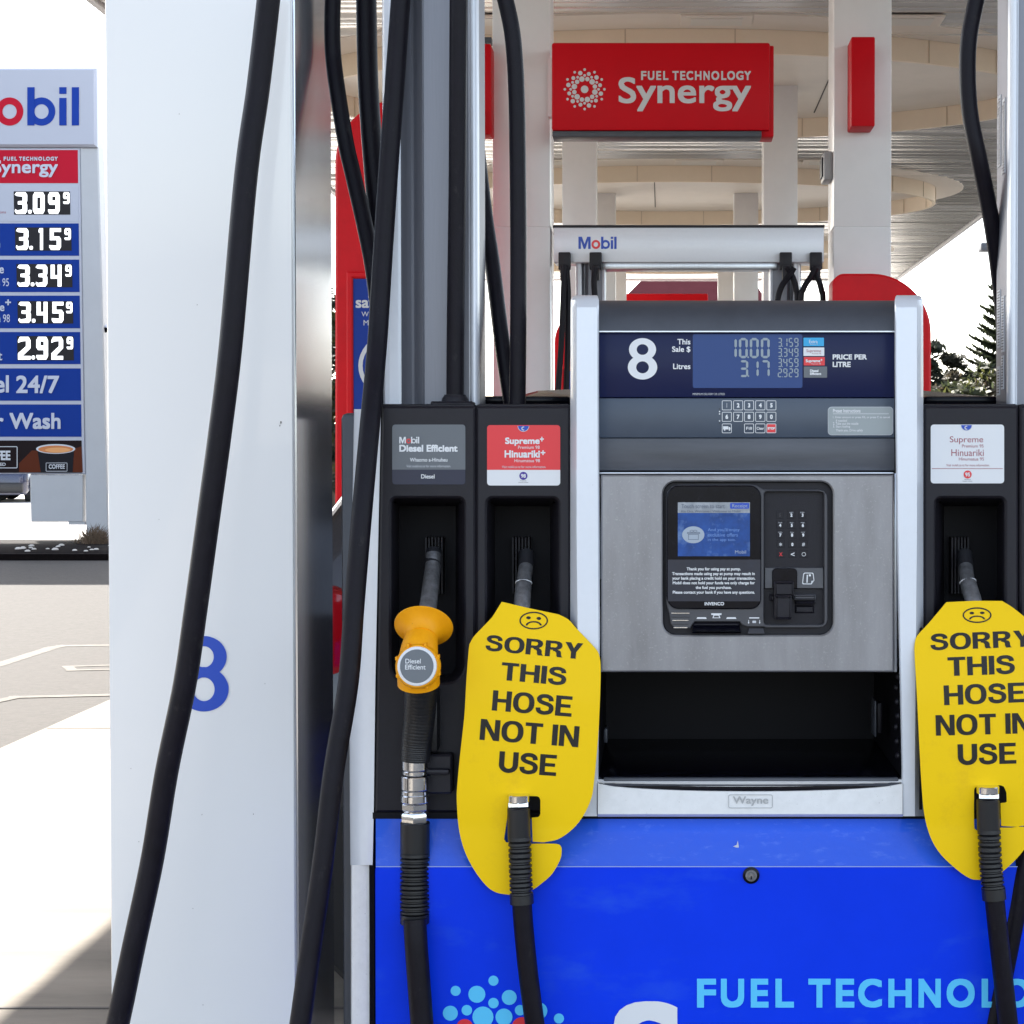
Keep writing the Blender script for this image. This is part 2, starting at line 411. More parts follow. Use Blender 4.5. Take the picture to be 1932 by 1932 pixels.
asph = M('asphalt', (.064, .060, .057), .95, bump=.9, bscale=140, var=.32, vscale=26, spec=.09)
pave = M('pale_pavement', (.55, .52, .48), .85, bump=.2, bscale=40, var=.10, vscale=.8)
line_m = M('road_paint', (.150, .142, .130), .9, var=.3, vscale=20, spec=.05)
mulch = M('bark_mulch', (.007, .005, .005), .95, bump=1, bscale=80, var=.5, vscale=25, spec=.05)
kerbm = M('kerb_concrete', (.30, .28, .26), .8, bump=.3, bscale=60, var=.15, vscale=6)
jointm = M('joint_sealant', (.09, .08, .075), .9)

# ------------------------------------------------------------------ ground
g = MB(); g.add([(-900, -300, -.02), (900, -300, -.02), (900, 1500, -.02), (-900, 1500, -.02)], [(0, 1, 2, 3)], asph); g.build('ground', kind='structure', smooth=0)
KX = -3.16
g = MB(); g.box(KX, 7.5, -14, 40, -.25, 0, conc); g.build('forecourt_slab', kind='structure', smooth=0)
g = MB()
for y in (-9.5, -4.8, -.1, 4.53, 9.2, 14, 18.8, 23.5, 28): g.box(KX + .01, 7.4, y - .006, y + .006, -.03, .0025, jointm)
for x in (-.1, 3.3): g.box(x - .006, x + .006, -13.9, 39.9, -.03, .0021, jointm)
g.build('forecourt_joint_lines', kind='structure', smooth=0)
def gp(u, v, z=-.016):
    Y = (EYE - z) * F / (v - HZ); p = P(u, v, Y); return Vector((p.x, p.y, z))
mk = MB()
zc = [-.0188]
def stripe(pts, w):
    for a, b in zip(pts, pts[1:]):
        zc[0] += .0003; a = gp(*a, zc[0]); b = gp(*b, zc[0]); d = (b - a); d.normalize(); n = Vector((-d.y, d.x, 0)) * w / 2; e = d * w / 2
        mk.add([a - n - e, b - n + e, b + n + e, a + n - e], [(0, 1, 2, 3)], line_m)
stripe([(-160, 1300), (0, 1254), (100, 1222), (118, 1219), (330, 1216)], .11)
stripe([(330, 1252), (128, 1258), (136, 1265), (330, 1261)], .07)
stripe([(-60, 1335), (30, 1316), (330, 1309)], .09)
mk.build('road_markings', kind='structure', smooth=0)
g = MB(); g.add([(-40, 28.3, .0), (30, 28.3, .0), (30, 49, .0), (-40, 49, .0)], [(0, 1, 2, 3)], pave); g.box(-40, 30, 28.1, 28.3, -.02, .06, kerbm); g.build('footpath', kind='structure', smooth=0)
g = MB(); g.add([(-60, 49, -.004), (60, 49, -.004), (60, 70, -.004), (-60, 70, -.004)], [(0, 1, 2, 3)], pave); g.build('side_road', kind='structure', smooth=0)
g = MB(); g.box(-30, -4.9, 24.4, 28.1, -.2, .08, mulch, .04); g.box(-30.2, -4.7, 24.2, 24.4, -.2, .07, mulch, .02); g.build('garden_bed', kind='structure')
rb = MB()
for i in range(34):
    x = random.uniform(-11.2, -7.4); y = random.uniform(24.5, 26.2); r = random.uniform(.02, .05)
    rb.lathe((x, y, .07), (0, 0, 1), [(0, r), (r * .5, r * .9), (r * .8, r * .4)], pave, 7)
rb.build('bed_pebbles', kind='stuff', label='pale pebbles scattered along the dark garden bed')

# ------------------------------------------------------------------ canopy
CZ, RZ = 4.8, 4.6
CXL, CXR, CY0, CY1 = -4.22, 4.5, .2, 35.0
can = thing('canopy', 'large forecourt canopy with ribbed metal soffit and dropped oval bulkheads', 'canopy', (.14, 17, 0))
soff = M('ribbed_soffit', (.78, .76, .73), .24, metal=.6, bump=.10, bscale=3, var=.10, vscale=1.2, stretch=(.35, 3, 1))
soffw = M('soffit_plain_panel', (.80, .73, .65), .5, var=.05, vscale=2)
fasc = M('canopy_fascia', (.75, .75, .76), .4)
bulkj = M('bulkhead_joint', (.58, .48, .36), .7)
bulk = M('bulkhead_cream', (.86, .73, .57), .5, var=.05, vscale=1.5)
sb = MB(); y = CY0; vs_ = []; fs = []; pitch = .17
while y < CY1 - pitch:
    t = random.gauss(0, .006)
    prof = [(y, CZ + .03), (y + .012, CZ + t), (y + pitch * .5, CZ - .008), (y + pitch - .03, CZ - t), (y + pitch - .018, CZ + .03)]
    o = len(vs_)
    for q in prof: vs_ += [(CXL + .02, *q), (CXR - .02, *q)]
    for i in range(4): fs.append((o + 2 * i, o + 2 * i + 1, o + 2 * i + 3, o + 2 * i + 2))
    fs.append((o + 8, o + 9, o + 9, o + 8)) if False else None
    y += pitch
sb.add(vs_, [f for f in fs if f], soff); sb.build('soffit', can, 30)
r_ = MB(); r_.box(CXL + .01, CXR - .01, CY0 + .01, CY1 - .01, CZ + .031, CZ + .7, fasc); r_.build('roof_deck', can, 0)
f_ = MB()
f_.box(CXL - .06, CXL, CY0 - .06, CY1 + .06, CZ - .03, CZ + .75, fasc); f_.box(CXR, CXR + .06, CY0 - .06, CY1 + .06, CZ - .03, CZ + .75, fasc)
f_.box(CXL, CXR, CY0 - .06, CY0, CZ - .03, CZ + .75, fasc); f_.box(CXL, CXR, CY1, CY1 + .06, CZ - .03, CZ + .75, fasc); f_.build('fascia', can, 0)
lampm = M('downlight_glass', (.75, .73, .68), .3)
SX, SY = 3.35, 2.0
def oval(cy, ax, ay, z, n=96): return [Vector((.14 + ax * math.cos(2 * math.pi * i / n), cy + ay * math.sin(2 * math.pi * i / n), z)) for i in range(n)]
for cy in (3.15, 9.75, 16.4, 23.2, 30.0):
    b = MB()
    b.loft([oval(cy, SX, SY, CZ - .004), oval(cy, SX, SY, RZ), oval(cy, SX - .04, SY - .04, RZ), oval(cy, SX - .04, SY - .04, CZ - .004)], bulk)
    for k in range(24):                                     # butt joints between the curved sheets
        a = 2 * math.pi * (k + .5) / 24
        for sx, sy in ((SX + .002, SY + .002), (SX - .043, SY - .043)):
            x, yy = .14 + sx * math.cos(a), cy + sy * math.sin(a)
            b.box(x - .004, x + .004, yy - .004, yy + .004, RZ + .004, CZ - .01, bulkj)
    b.build('bulkhead', can, 30)
    b = MB(); o1 = oval(cy, SX + .35, SY + .48, CZ - .012); o2 = oval(cy, SX + .005, SY + .005, CZ - .012)
    b.loft([o1, o2], soffw); b.loft([oval(cy, SX + .35, SY + .48, CZ - .012), oval(cy, SX + .35, SY + .48, CZ + .02)], soffw)
    cp = oval(cy, SX - .045, SY - .045, CZ - .014); b.add(cp, [tuple(range(len(cp)))], soffw)
    for x in (-1.6, -.1, 1.5): b.box(x - .005, x + .005, cy - 1.5, cy + 1.5, CZ - .02, CZ - .013, jointm)
    b.build('ceiling_panel', can, 0)
    for x in (-1.2, .42, 1.9):
        q = MB(); yy = cy - SY - .30
        q.box(x - .28, x + .28, yy - .16, yy + .16, CZ - .03, CZ - .0125, soffw, .004)
        q.box(x - .20, x + .20, yy - .11, yy + .11, CZ - .036, CZ - .030, lampm, .002)
        q.build('downlight', can, 0)

# ------------------------------------------------------------------ columns
c0 = P(203, 900, 3.0).x; c1 = P(555, 900, 3.0).x
CW = c1 - c0
pil = thing('canopy_column', 'broad white column marked with a blue 8 beside the front dispenser', 'column', ((c0 + c1) / 2, 3.0, 0))
a = MB(); a.box(c0, c1 - .002, 3.0, 3.34, .12, CZ, white, .004); a.build('cladding', pil)
a = MB(); a.box(c1 - .0015, c1 + .002, 3.012, 3.335, .12, CZ - .02, steel_side); a.build('side_panel', pil, 0)
a = MB(); a.box(c0 - .03, c1 + .03, 2.97, 3.37, 0, .12, kerbm, .01); a.build('base', pil)
a = MB()
for u, v, w_ in ((530, 797, 2.2), (528, 803, 1.4), (338, 215, .9), (372, 575, .9), (408, 2000, 1), (381, 1537, .9), (478, 1536, 1), (262, 1588, .9), (364, 1714, .8), (383, 1896, .9), (300, 980, .7), (500, 1290, .8), (247, 1450, .8), (455, 640, .7)): flat(a, ell(u, v, w_ * .6, w_ * 1.2, 8), 2.9982, jointm)
a.build('dirt_specks', pil, 0)
a = MB(); eight(a, 338, 1200, 431.5, 1342.5, 2.9985, pblue); a.build('numeral', pil, 0)
cb = thing('canopy_column', 'pale grey column in the second row, beside the hanging red name board', 'column', (0, 0, 0), 'columns under the canopy')
a = MB(); h = CW / 2
a.box(-h, h, 0, .34, .12, 2.633, colgrey, .004); a.box(-h, h, 0, .34, 2.637, CZ, colgrey, .004); a.box(-h + .005, h - .005, .005, .335, 2.6, 2.66, colgrey); a.build('cladding', cb)
a = MB(); a.box(-h - .03, h + .03, -.03, .37, 0, .12, kerbm, .01); a.build('base', cb)
xl, xr = -.765, 1.084
spots = [(xr, 3.0, 'pale grey column on the far side of the front dispenser'), (xl, 9.8, None), (xr, 9.8, 'pale grey column carrying a narrow red blade sign'),
         (xl, 16.6, 'third row pale grey column seen behind the hanging red name board'), (xr, 16.6, 'third row pale grey column between red name board and blade sign'),
         (xl, 23.4, 'fourth row slender looking column on the poster side'), (xr, 23.4, 'fourth row slender looking column on the tree side'),
         (xl, 30.2, 'farthest column on the poster side under the canopy end'), (xr, 30.2, 'farthest column on the tree side under the canopy end')]
for x, yy, lb in spots:
    o = cb if lb is None else copy_tree(cb)
    o.location = (x, yy, 0)
    if lb: o['label'] = lb
postg = M('call_box_grey', (.33, .33, .34), .4)
ib = MB(); Y = 9.95; ib.box(xr - h - .05, xr - h, 9.86, 10.05, PZ(344, Y), PZ(290, Y), postg, .012); ib.box(xr - h - .058, xr - h - .05, 9.89, 10.02, PZ(336, Y), PZ(300, Y), blackp, .002)
ib.build('call_box', label='small grey call box fixed to the side of the column with the blade sign', cat='call box', kind='thing')

# ------------------------------------------------------------------ hanging red signs
def dots(mb, cu, cv, k, kv, Y, m_in, m_out, special=None, fn=None):
    def d(ang, rad, r, m): flat(mb, ell(cu + rad * k * math.cos(R(ang)), cv - rad * kv * math.sin(R(ang)), r * k, r * kv, 20), Y, m, fn)
    d(0, 0, 36, special or m_in)
    for i in range(12):
        a = 15 + 30 * i
        d(a, 100, 26 if i % 2 else 21, special if special and i in (1, 4, 5, 8, 10) else m_in)
        d(30 * i, 131, 13, m_out); d(a, 158 if i % 2 else 150, 21 if i % 2 else 18.5, m_out); d(30 * i, 186, 12.5, m_out)
Y = 9.62
sg = thing('name_board', 'red hanging board reading FUEL TECHNOLOGY Synergy beside its dot emblem', 'sign', P(1245, 168, Y))
a = MB(); a.pbox(1041, 1453, 80, 246, Y, Y + .16, signred, .012); a.build('board', sg)
a = MB(); a.pbox(1434, 1460, 86, 258, Y + .03, Y + .2, signred, .006); a.build('end_cap', sg)
a = MB(); a.pbox(1042, 1437, 247, 258, Y + .005, Y + .16, greycap, .004); a.build('bottom_rail', sg)
a = MB(); dots(a, 1103, 168.5, .2005, .2, Y - .002, signletter, signletter)
fueltech(a, (1209.5, 134, 1417, 151), Y - .002, signletter, .7)
text(a, 'Synergy', (1167, 145.5, 1417, 210), Y - .002, signletter, 1.15); a.build('lettering', sg, 0)
a = MB(); a.pbox(1034, 1042, 110, 220, Y + .08, Y + .14, colgrey); a.build('bracket', sg)
sg = thing('name_board', 'red board end showing between hose tower and column', 'sign', P(880, 168, Y))
a = MB(); a.pbox(836, 927, 82, 254, Y, Y + .16, signred, .012); a.build('board', sg)
a = MB(); a.pbox(836, 927, 70, 81, Y + .05, Y + .12, greycap); a.build('bracket', sg)
a = MB(); text(a, 'Synergy', (846, 140, 915, 190), Y - .002, signletter, .6); a.build('lettering', sg, 0)
a = MB(); a.pbox(1606, 1651, 69, 238, 9.6, 9.8, signred, .008)
a.build('blade_sign', label='narrow red blade sign seen edge on, fixed high on a grey column', cat='sign', kind='thing')

# ------------------------------------------------------------------ red totems
def totem(label, u0, u1, vt, vb, Y, round_left, panel=None, depth=.25, rr=90):
    z0 = .12; t = thing('red_totem', label, 'totem', ((PX(u0, Y) + PX(u1, Y)) / 2, Y, 0), 'red rounded service totems')
    r = (rr, 22, 4, 4) if round_left else (22, rr, 4, 4)
    vb2 = HZ + (EYE - z0) * F / Y
    a = MB(); a.plate([rrect(u0, vt, u1, vb2, r, 14)], Y, Y + depth, totred, .012, back=True); a.build('shell', t)
    if panel:
        p0, p1, pv0, pv1 = panel
        a = MB(); w = 14
        a.plate([[(p0 - w, pv0 - w), (p1 + w, pv0 - w), (p1 + w, pv1 + w), (p0 - w, pv1 + w)], [(p0 - 2, pv0 - 2), (p0 - 2, pv1 + 2), (p1 + 2, pv1 + 2), (p1 + 2, pv0 - 2)]], Y - .02, Y + .01, totred, .008); a.build('poster_frame', t)
        a = MB(); a.pbox(p0, p1, pv0, pv1, Y - .006, Y + .005, postblue); pr = a.build('poster', t, 0)
        return t, pr
    return t, None
t, pr = totem('tall red totem with a blue poster, standing behind the crossing hoses', 632, 900, 188, 950, 9.4, True, (667, 866, 526, 806), rr=118)
Y = 9.392; a = MB()
text(a, 'Load up,', (695, 544, 850, 568), Y, pwhite2, 0, align='l')
text(a, 'save', (671, 566, 720, 581), Y, pwhite2, .7, align='l'); text(a, 'today', (728, 562, 790, 583), Y, pwhite2, .7, align='l')
text(a, 'With the app', (682, 588, 720, 600), Y, pwhite2, 0, align='l'); text(a, 'Members', (686, 604, 760, 614), Y, pwhite2, 0, align='l')
ring(a, 752, 690, 76, 66, 8, Y, pwhite2); flat(a, ell(752, 690, 62, 54), Y, pwhite2)
a.build('lettering', pr, 0)
a = MB(); a.pbox(658, 870, 858, 1200, 9.38, 9.41, totred, .01); a.build('service_door', t)
totem('lower red totem with a round shoulder behind the dispenser, next to the trees', 1571, 1757, 516, 760, 9.55, False, None, rr=112)
a = MB(); a.pbox(1700, 1742, 660, 1000, 9.53, 9.56, totred, .01); a.build('poster_frame', bpy.data.objects['red_totem.001'])
t, pr = totem('distant red totem mostly hidden behind the hanging black hose', 1046, 1170, 585, 900, 15.6, True, (1064, 1150, 700, 800), rr=60)

# ------------------------------------------------------------------ front dispenser
YF = 2.95
MU = 1409.0
def mir(u): return 2 * MU - u
pump = thing('fuel_dispenser', 'grey, silver and blue fuel dispenser numbered 8 with card terminal and tray', 'fuel dispenser', (PX(MU, YF), YF, 0))
# -- boots (nozzle housings)
def boot(u0, u1, ul, ur, gu):
    a = MB()
    hole = rrect(ul + 1, 940, ur - 1, 1288, (10, 10, 34, 34), 6)
    a.plate([[(u0 + 3 if u0 < 800 else u0, 766), (u1, 766), (u1, 1533), (u0 - 10 if u0 < 800 else u0, 1533)], hole[::-1]], YF, YF + .012, blackp, .004)
    L = lambda d, Yq, sh=0: [P(q[0] + sh, q[1], Yq) for q in [(v.x, v.y) for v in inset([Vector((x, y, 0)) for x, y in hole], d)]]
    a.loft([L(0, YF + .003), L(5, YF + .03), L(15, YF + .155)], blackp, True); a.add(L(15, YF + .155), [tuple(range(len(hole)))], blackd)
    a.pbox(u0, u1, 766, 1533, YF + .16, YF + .5, blackp)
    a.plate([[(u0 - 4, 766), (u1, 766), (u1, 1533), (u0 - 4, 1533)], [(u0 + 2, 772), (u0 + 2, 1528), (u1 - 2, 1528), (u1 - 2, 772)]], YF + .012, YF + .17, blackp)
    a.pbox(u0 + 2, u1 - 2, 762, 768, YF + .02, YF + .48, blackp, .004)
    o = a.build('nozzle_boot', pump)
    a = MB()
    for k in range(6): a.pbox(gu + k * 6 - 1, gu + k * 6 + 2.2, 1014, 1120, YF + .125, YF + .16, blackp)
    a.build('splash_grille', o)
    a = MB()
    bu = (u0 + u1) / 2
    a.plate([rrect(bu - 40, 1424, bu + 46, 1498, 5)], YF - .03, YF + .005, blackp, .003)
    a.pbox(bu - 44, bu + 40, 1452, 1462, YF - .045, YF - .028, blackp, .003)
    a.build('hose_clip', o)
    return o
def sticker(par, u0, v0, u1, v1, vs, top, bot):
    a = MB()
    flat(a, rrect(u0, v0, u1, v1, 6), YF - .0008, bot)
    flat(a, rrect(u0, v0, u1, vs, (6, 6, .2, .2)), YF - .0011, top)
    return a
b1 = boot(717, 897, 737, 876, 803)
YS = YF - .0014
def zt(x0, y0, x1, y1): return (708.9 + .2001 * x0, 760.4 + .2001 * y0, 708.9 + .2001 * x1, 760.4 + .2001 * y1)
a = sticker(b1, 740, 801, 878, 914, 886, pgrey, pnavy)
p0 = zt(222, 319, 0, 380); logo(a, lambda x, y: P(p0[0] + x, p0[1] + y, YS), 0, 12.4, (pwhite, pred, pwhite), .06)
text(a, 'Diesel Efficient', zt(222, 393, 772, 460), YS, pwhite, .7)
text(a, 'Whaomo a-Hinuheu', zt(322, 517, 676, 553), YS, pwhite, .15); text(a, 'Visit mobil.co.nz for more information.', zt(290, 583, 708, 606), YS, pwhite2)
text(a, 'Diesel', zt(428, 672, 555, 712), YS, pwhite, .2); a.build('grade_sticker', b1, 0)
b2 = boot(898, 1076, 918, 1054, 967)
a = sticker(b2, 919, 802, 1057, 916, 886.5, pred, pwhite)
text(a, 'Supreme', zt(1220, 325, 1545, 404), YS, pwhite, .6); text(a, '+', zt(1548, 318, 1585, 362), YS, pwhite, .5); text(a, 'Premium 98', zt(1342, 402, 1545, 432), YS, pwhite)
text(a, 'Hinuariki', zt(1215, 445, 1548, 515), YS, pwhite, .6); text(a, '+', zt(1555, 446, 1600, 490), YS, pwhite, .5); text(a, 'Hinumatua 98', zt(1308, 528, 1548, 558), YS, pwhite)
text(a, 'Visit mobil.co.nz for more information.', zt(1190, 590, 1605, 613), YS, pwhite2)
def emblem(a, cu, cv, r):
    half = [(cu + r * math.cos(R(k)), cv + r * math.sin(R(k))) for k in range(0, 181, 9)]
    flat(a, half, YS, pwhite2); flat(a, [(cu + (x - cu) * .9, cv + (y - cv) * .9) for x, y in half], YS - .0003, pblue)
    sw = [(cu + r * .35 * math.cos(R(k)), cv + r * .45 + r * .35 * math.sin(R(k))) for k in range(60, 301, 20)] + [(cu + r * .17 * math.cos(R(k)), cv + r * .45 + r * .17 * math.sin(R(k))) for k in range(300, 59, -20)]
    flat(a, sw, YS - .0006, pwhite2)
emblem(a, 987.5, 803.5, 11)
flat(a, ell(987.5, 897.8, 7.6), YS, ppurple); text(a, '98', (983, 894.2, 992, 901.5), YS - .0003, pwhite, .3)
text(a, 'Premium', (982, 906.3, 993, 908), YS, pdark); text(a, 'Octane number', (978, 909.3, 997, 911), YS, pdark); a.build('grade_sticker', b2, 0)
b3 = boot(1743, 1922, 1765, 1897, 1796)
def zr(x0, y0, x1, y1): return (1224.4 + .3662 * x0, 644.4 + .3662 * y0, 1224.4 + .3662 * x1, 644.4 + .3662 * y1)
a = sticker(b3, 1756, 801, 1894.5, 912, 884, pwhite, pwhite)
text(a, 'Supreme', zr(1550, 488, 1722, 529), YS, pmaroon); text(a, 'Premium 95', zr(1613, 530, 1724, 546), YS, pmaroon)
text(a, 'Hinuariki', zr(1558, 555, 1725, 590), YS, pmaroon); text(a, 'Hinumatua 95', zr(1597, 597, 1726, 613), YS, pmaroon)
text(a, 'Visit mobil.co.nz for more information.', zr(1532, 631, 1755, 643), YS, pmaroon); flat(a, [(1758, 883.6), (1892, 883.6), (1892, 884.5), (1758, 884.5)], YS, pmaroon)
emblem(a, 1823.5, 802, 11); flat(a, ell(1825.7, 895.2, 7.6), YS, pred); text(a, '95', (1821.2, 891.5, 1830.2, 899), YS - .0003, pwhite, .3)
text(a, 'Premium', (1820, 903.8, 1831.5, 905.5), YS, pdark); text(a, 'Octane number', (1816, 906.8, 1835, 908.5), YS, pdark); a.build('grade_sticker', b3, 0)
b4 = boot(1924, 2102, 1944, 2078, 1990)
for q0, q1 in ((1743, 2102), (717, 1076)):
    a = MB(); a.pbox(q0, q1, 747, 764, YF + .26, YF + .49, blackg, .006); a.build('rear_cap', pump)
# -- side wings
for sgn in (1, -1):
    q = (lambda u: u) if sgn == 1 else mir
    a = MB(); rows = [(772, 668, 709, 719), (1000, 664, 704, 714), (1300, 659, 698, 708), (1535, 660, 694, 705), (1632, 661, 691, 703)]
    a.loft([[P(q(l), v, YF + .07), P(q(l + 3), v, YF + .045), P(q(m), v, YF + .008), P(q(r), v, YF + .004), P(q(r), v, YF + .1)] for v, l, m, r in rows], silver, False)
    a.loft([[P(q(l), v, YF + .07), P(q(l + 2), v, YF + .035), P(q(m), v, YF + .022), P(q(r), v, YF + .022), P(q(r), v, YF + .1)] for v, l, m, r in ((1632, 662, 689, 697), (2330, 662, 689, 697))], silver_dirty, False)
    a.build('side_trim', pump)
    a = MB(); u0, u1 = sorted((q(645), q(720))); a.pbox(u0, u1, 779, 2330, YF + .075, YF + .5, greycap, .01); a.build('side_panel', pump)
    a = MB(); u0, u1 = sorted((q(697.5), q(707))); a.pbox(u0, u1, 1536, 2330, YF + .015, YF + .3, blackg); a.build('edge_gasket', pump)
# -- silver centre frame
def colrow(v, l, b, r, y=0): return v, l, b, r, y
a = MB()
for sgn in (1, -1):
    q = (lambda u: u) if sgn == 1 else mir
    rows = [(557, 1086, 1093, 1126, .07), (559, 1080, 1091, 1128, .035), (566, 1077, 1088, 1130, .015), (580, 1076.5, 1088, 1130, .003), (700, 1076, 1088, 1130, 0), (1000, 1076, 1088, 1131, 0), (1200, 1076, 1090, 1132, 0), (1450, 1074, 1092, 1129, 0), (1540, 1074, 1092, 1129, .002)]
    k_ = lambda v: 0 if sgn == 1 else 12 * min(1, max(0, (v - 800) / 500))
    lo = [[P(q(l), v, YF + .10), P(q(l), v, YF - .005 + y), P(q(b), v, YF - .035 + y), P(q(r - 3) + k_(v), v, YF - .035 + y), P(q(r) + k_(v), v, YF - .031 + y), P(q(r) + k_(v), v, YF + .10)] for v, l, b, r, y in rows]
    a = MB(); a.loft(lo, silver, False, False, False)
    a.add(lo[0], [(0, 1, 2, 3, 4, 5)], silver); a.build('side_column', pump)
a = MB()
ul, ur = 1128, 1703
arc = [(ul + (ur - ul) * i / 20, 1477 + 15 * (1 - (2 * i / 20 - 1) ** 2) ** .6) for i in range(21)]
a.loft([[P(u, 1470.5, YF - .028) for u, v in arc], [P(u, 1476, YF - .034) for u, v in arc]], silver_dirty, False)
a.loft([[P(u, 1476, YF - .034) for u, v in arc], [P(u, v, YF - .026) for u, v in arc]], silver_dirty, False)
a.loft([[P(u, v, YF - .026) for u, v in arc], [P(u, v + 1.5, YF - .036) for u, v in arc], [P(u, 1536, YF - .038) for u, v in arc], [P(u, 1541, YF - .03) for u, v in arc], [P(u, 1541, YF + .05) for u, v in arc]], silver_dirty, False)
bar = a.build('lower_rail', pump)
a = MB(); pe = M('plate_emboss', (.50, .51, .52), .4, metal=.4)
frame(a, 1374, 1499, 1458, 1525, 4, 1.3, YF - .0388, pe); text(a, 'Wayne', (1383, 1502.5, 1449.5, 1520.5), YF - .0388, pe, .3); a.build('maker_plate', bar, 0)
# -- head
a = MB()
cap = [(567, .075), (568, .05), (572, .028), (582, .008), (600, -.004), (624, -.008)]
a.loft([[P(1129, v, YF + y), P(mir(1129), v, YF + y)] for v, y in cap], greycap, False)
a.pbox(1129, mir(1129), 569, 900, YF + .05, YF + .5, greycap)
a.add([P(1129, 567, YF + .075), P(mir(1129), 567, YF + .075), P(mir(1129), 567, YF + .5) , P(1129, 567, YF + .5)], [(0, 1, 2, 3)], greycap)
hd = a.build('head_cap', pump)
a = MB(); a.pbox(1130, mir(1130), 624.2, 626.5, YF - .012, YF + .05, alu); a.build('head_trim', pump)
YD = YF - .004
a = MB(); a.pbox(1130, mir(1130), 627, 750, YD, YF + .05, navy, .002); dp = a.build('display_panel', pump)
a = MB(); eight(a, 1184.5, 638, 1240, 716, YD - .001, pwhite); a.build('numeral', dp, 0)
a = MB(); YT = YD - .001
text(a, 'This', (1278, 639.5, 1302.6, 650), YT, pwhite, .3); text(a, 'Sale $', (1268, 653.5, 1302.6, 665.5), YT, pwhite, .3); a.build('lettering', dp, 0); a = MB(); text(a, 'Litres', (1270, 686, 1302.6, 696.5), YT, pwhite, .3); a.build('lettering', dp, 0); a = MB()
text(a, 'PRICE PER', (1571, 668.5, 1635.5, 678.5), YT, pwhite, .5); text(a, 'LITRE', (1571, 682.5, 1605, 692.5), YT, pwhite, .5); a.build('lettering', dp, 0); a = MB()
text(a, 'MINIMUM DELIVERY 2/5 LITRES', (1307, 741.5, 1367.5, 745.5), YT, pwhite2); a.build('lettering', dp, 0)
a = MB(); flat(a, rrect(1307, 630.6, 1514, 732, 4), YD - .0008, lcd)
def zl(x, y): return 1224.4 + .2001 * x, 631.5 + .2001 * y
def digit(ch, x0, y0, x1, y1, t):
    u0, v0 = zl(x0, y0); u1, v1 = zl(x1, y1); seg7(a, ch, u0, v0, u1, v1, t, YD - .0016, lcdseg)
def dot(x, y, r): flat(a, ell(*zl(x, y), r, r, 10), YD - .0016, lcdseg)
for ch, x0 in (('1', 745), ('0', 848), ('0', 951), ('0', 1055)): digit(ch, x0, 30, x0 + 84, 222, 4.6)
dot(936, 212, 1.7)
for ch, x0 in (('3', 852), ('1', 951), ('7', 1055)): digit(ch, x0, 240, x0 + 84, 400, 4.2)
dot(938, 390, 1.6)
for row, y0 in (('3159', 30), ('3349', 125), ('3459', 221), ('2929', 317)):
    for k, ch in enumerate(row): digit(ch, 1214 + k * 52, y0, 1254 + k * 52, y0 + 84, 2.0)
    dot(1258, y0 + 80, .9)
a.build('price_display', dp, 0)
a = MB()
for (x0, y0, x1, y1, m) in ((1457, 28, 1650, 108, pcyan), (1457, 120, 1653, 200, pwhite), (1460, 210, 1658, 290, pred), (1460, 300, 1680, 405, pgrey)):
    p0 = zl(x0, y0); p1 = zl(x1, y1); flat(a, rrect(*p0, *p1, 1), YD - .001, m)
Z2 = YD - .0014
def zb(x0, y0, x1, y1): return (*zl(x0, y0), *zl(x1, y1))
text(a, 'Extra', zb(1510, 48, 1590, 80), Z2, pwhite); text(a, 'Premium 91', zb(1520, 84, 1590, 96), Z2, pwhite2)
text(a, 'Supreme', zb(1485, 138, 1622, 172), Z2, pmaroon); text(a, 'Premium 95', zb(1538, 172, 1622, 184), Z2, pmaroon)
text(a, 'Supreme', zb(1478, 232, 1615, 268), Z2, pwhite, .25); text(a, '+', zb(1617, 228, 1636, 248), Z2, pwhite, .2); text(a, 'Premium 98', zb(1532, 268, 1620, 280), Z2, pwhite2)
text(a, 'Diesel', zb(1518, 328, 1598, 352), Z2, pwhite, .3); text(a, 'Efficient', zb(1518, 356, 1625, 380), Z2, pwhite, .3); a.build('grade_labels', dp, 0)
YK = YF - .003
a = MB(); a.pbox(1130, mir(1130), 751, 826, YK, YF + .05, slate, .002); kp = a.build('keypad_panel', pump)
xs = [(688, 780), (795, 887), (898, 990), (1003, 1097), (1108, 1200)]; ys = [(620, 712), (728, 820), (838, 928)]
labels = ['12345', '67890', ['truck', None, 'Fill', 'Clear', 'STOP']]
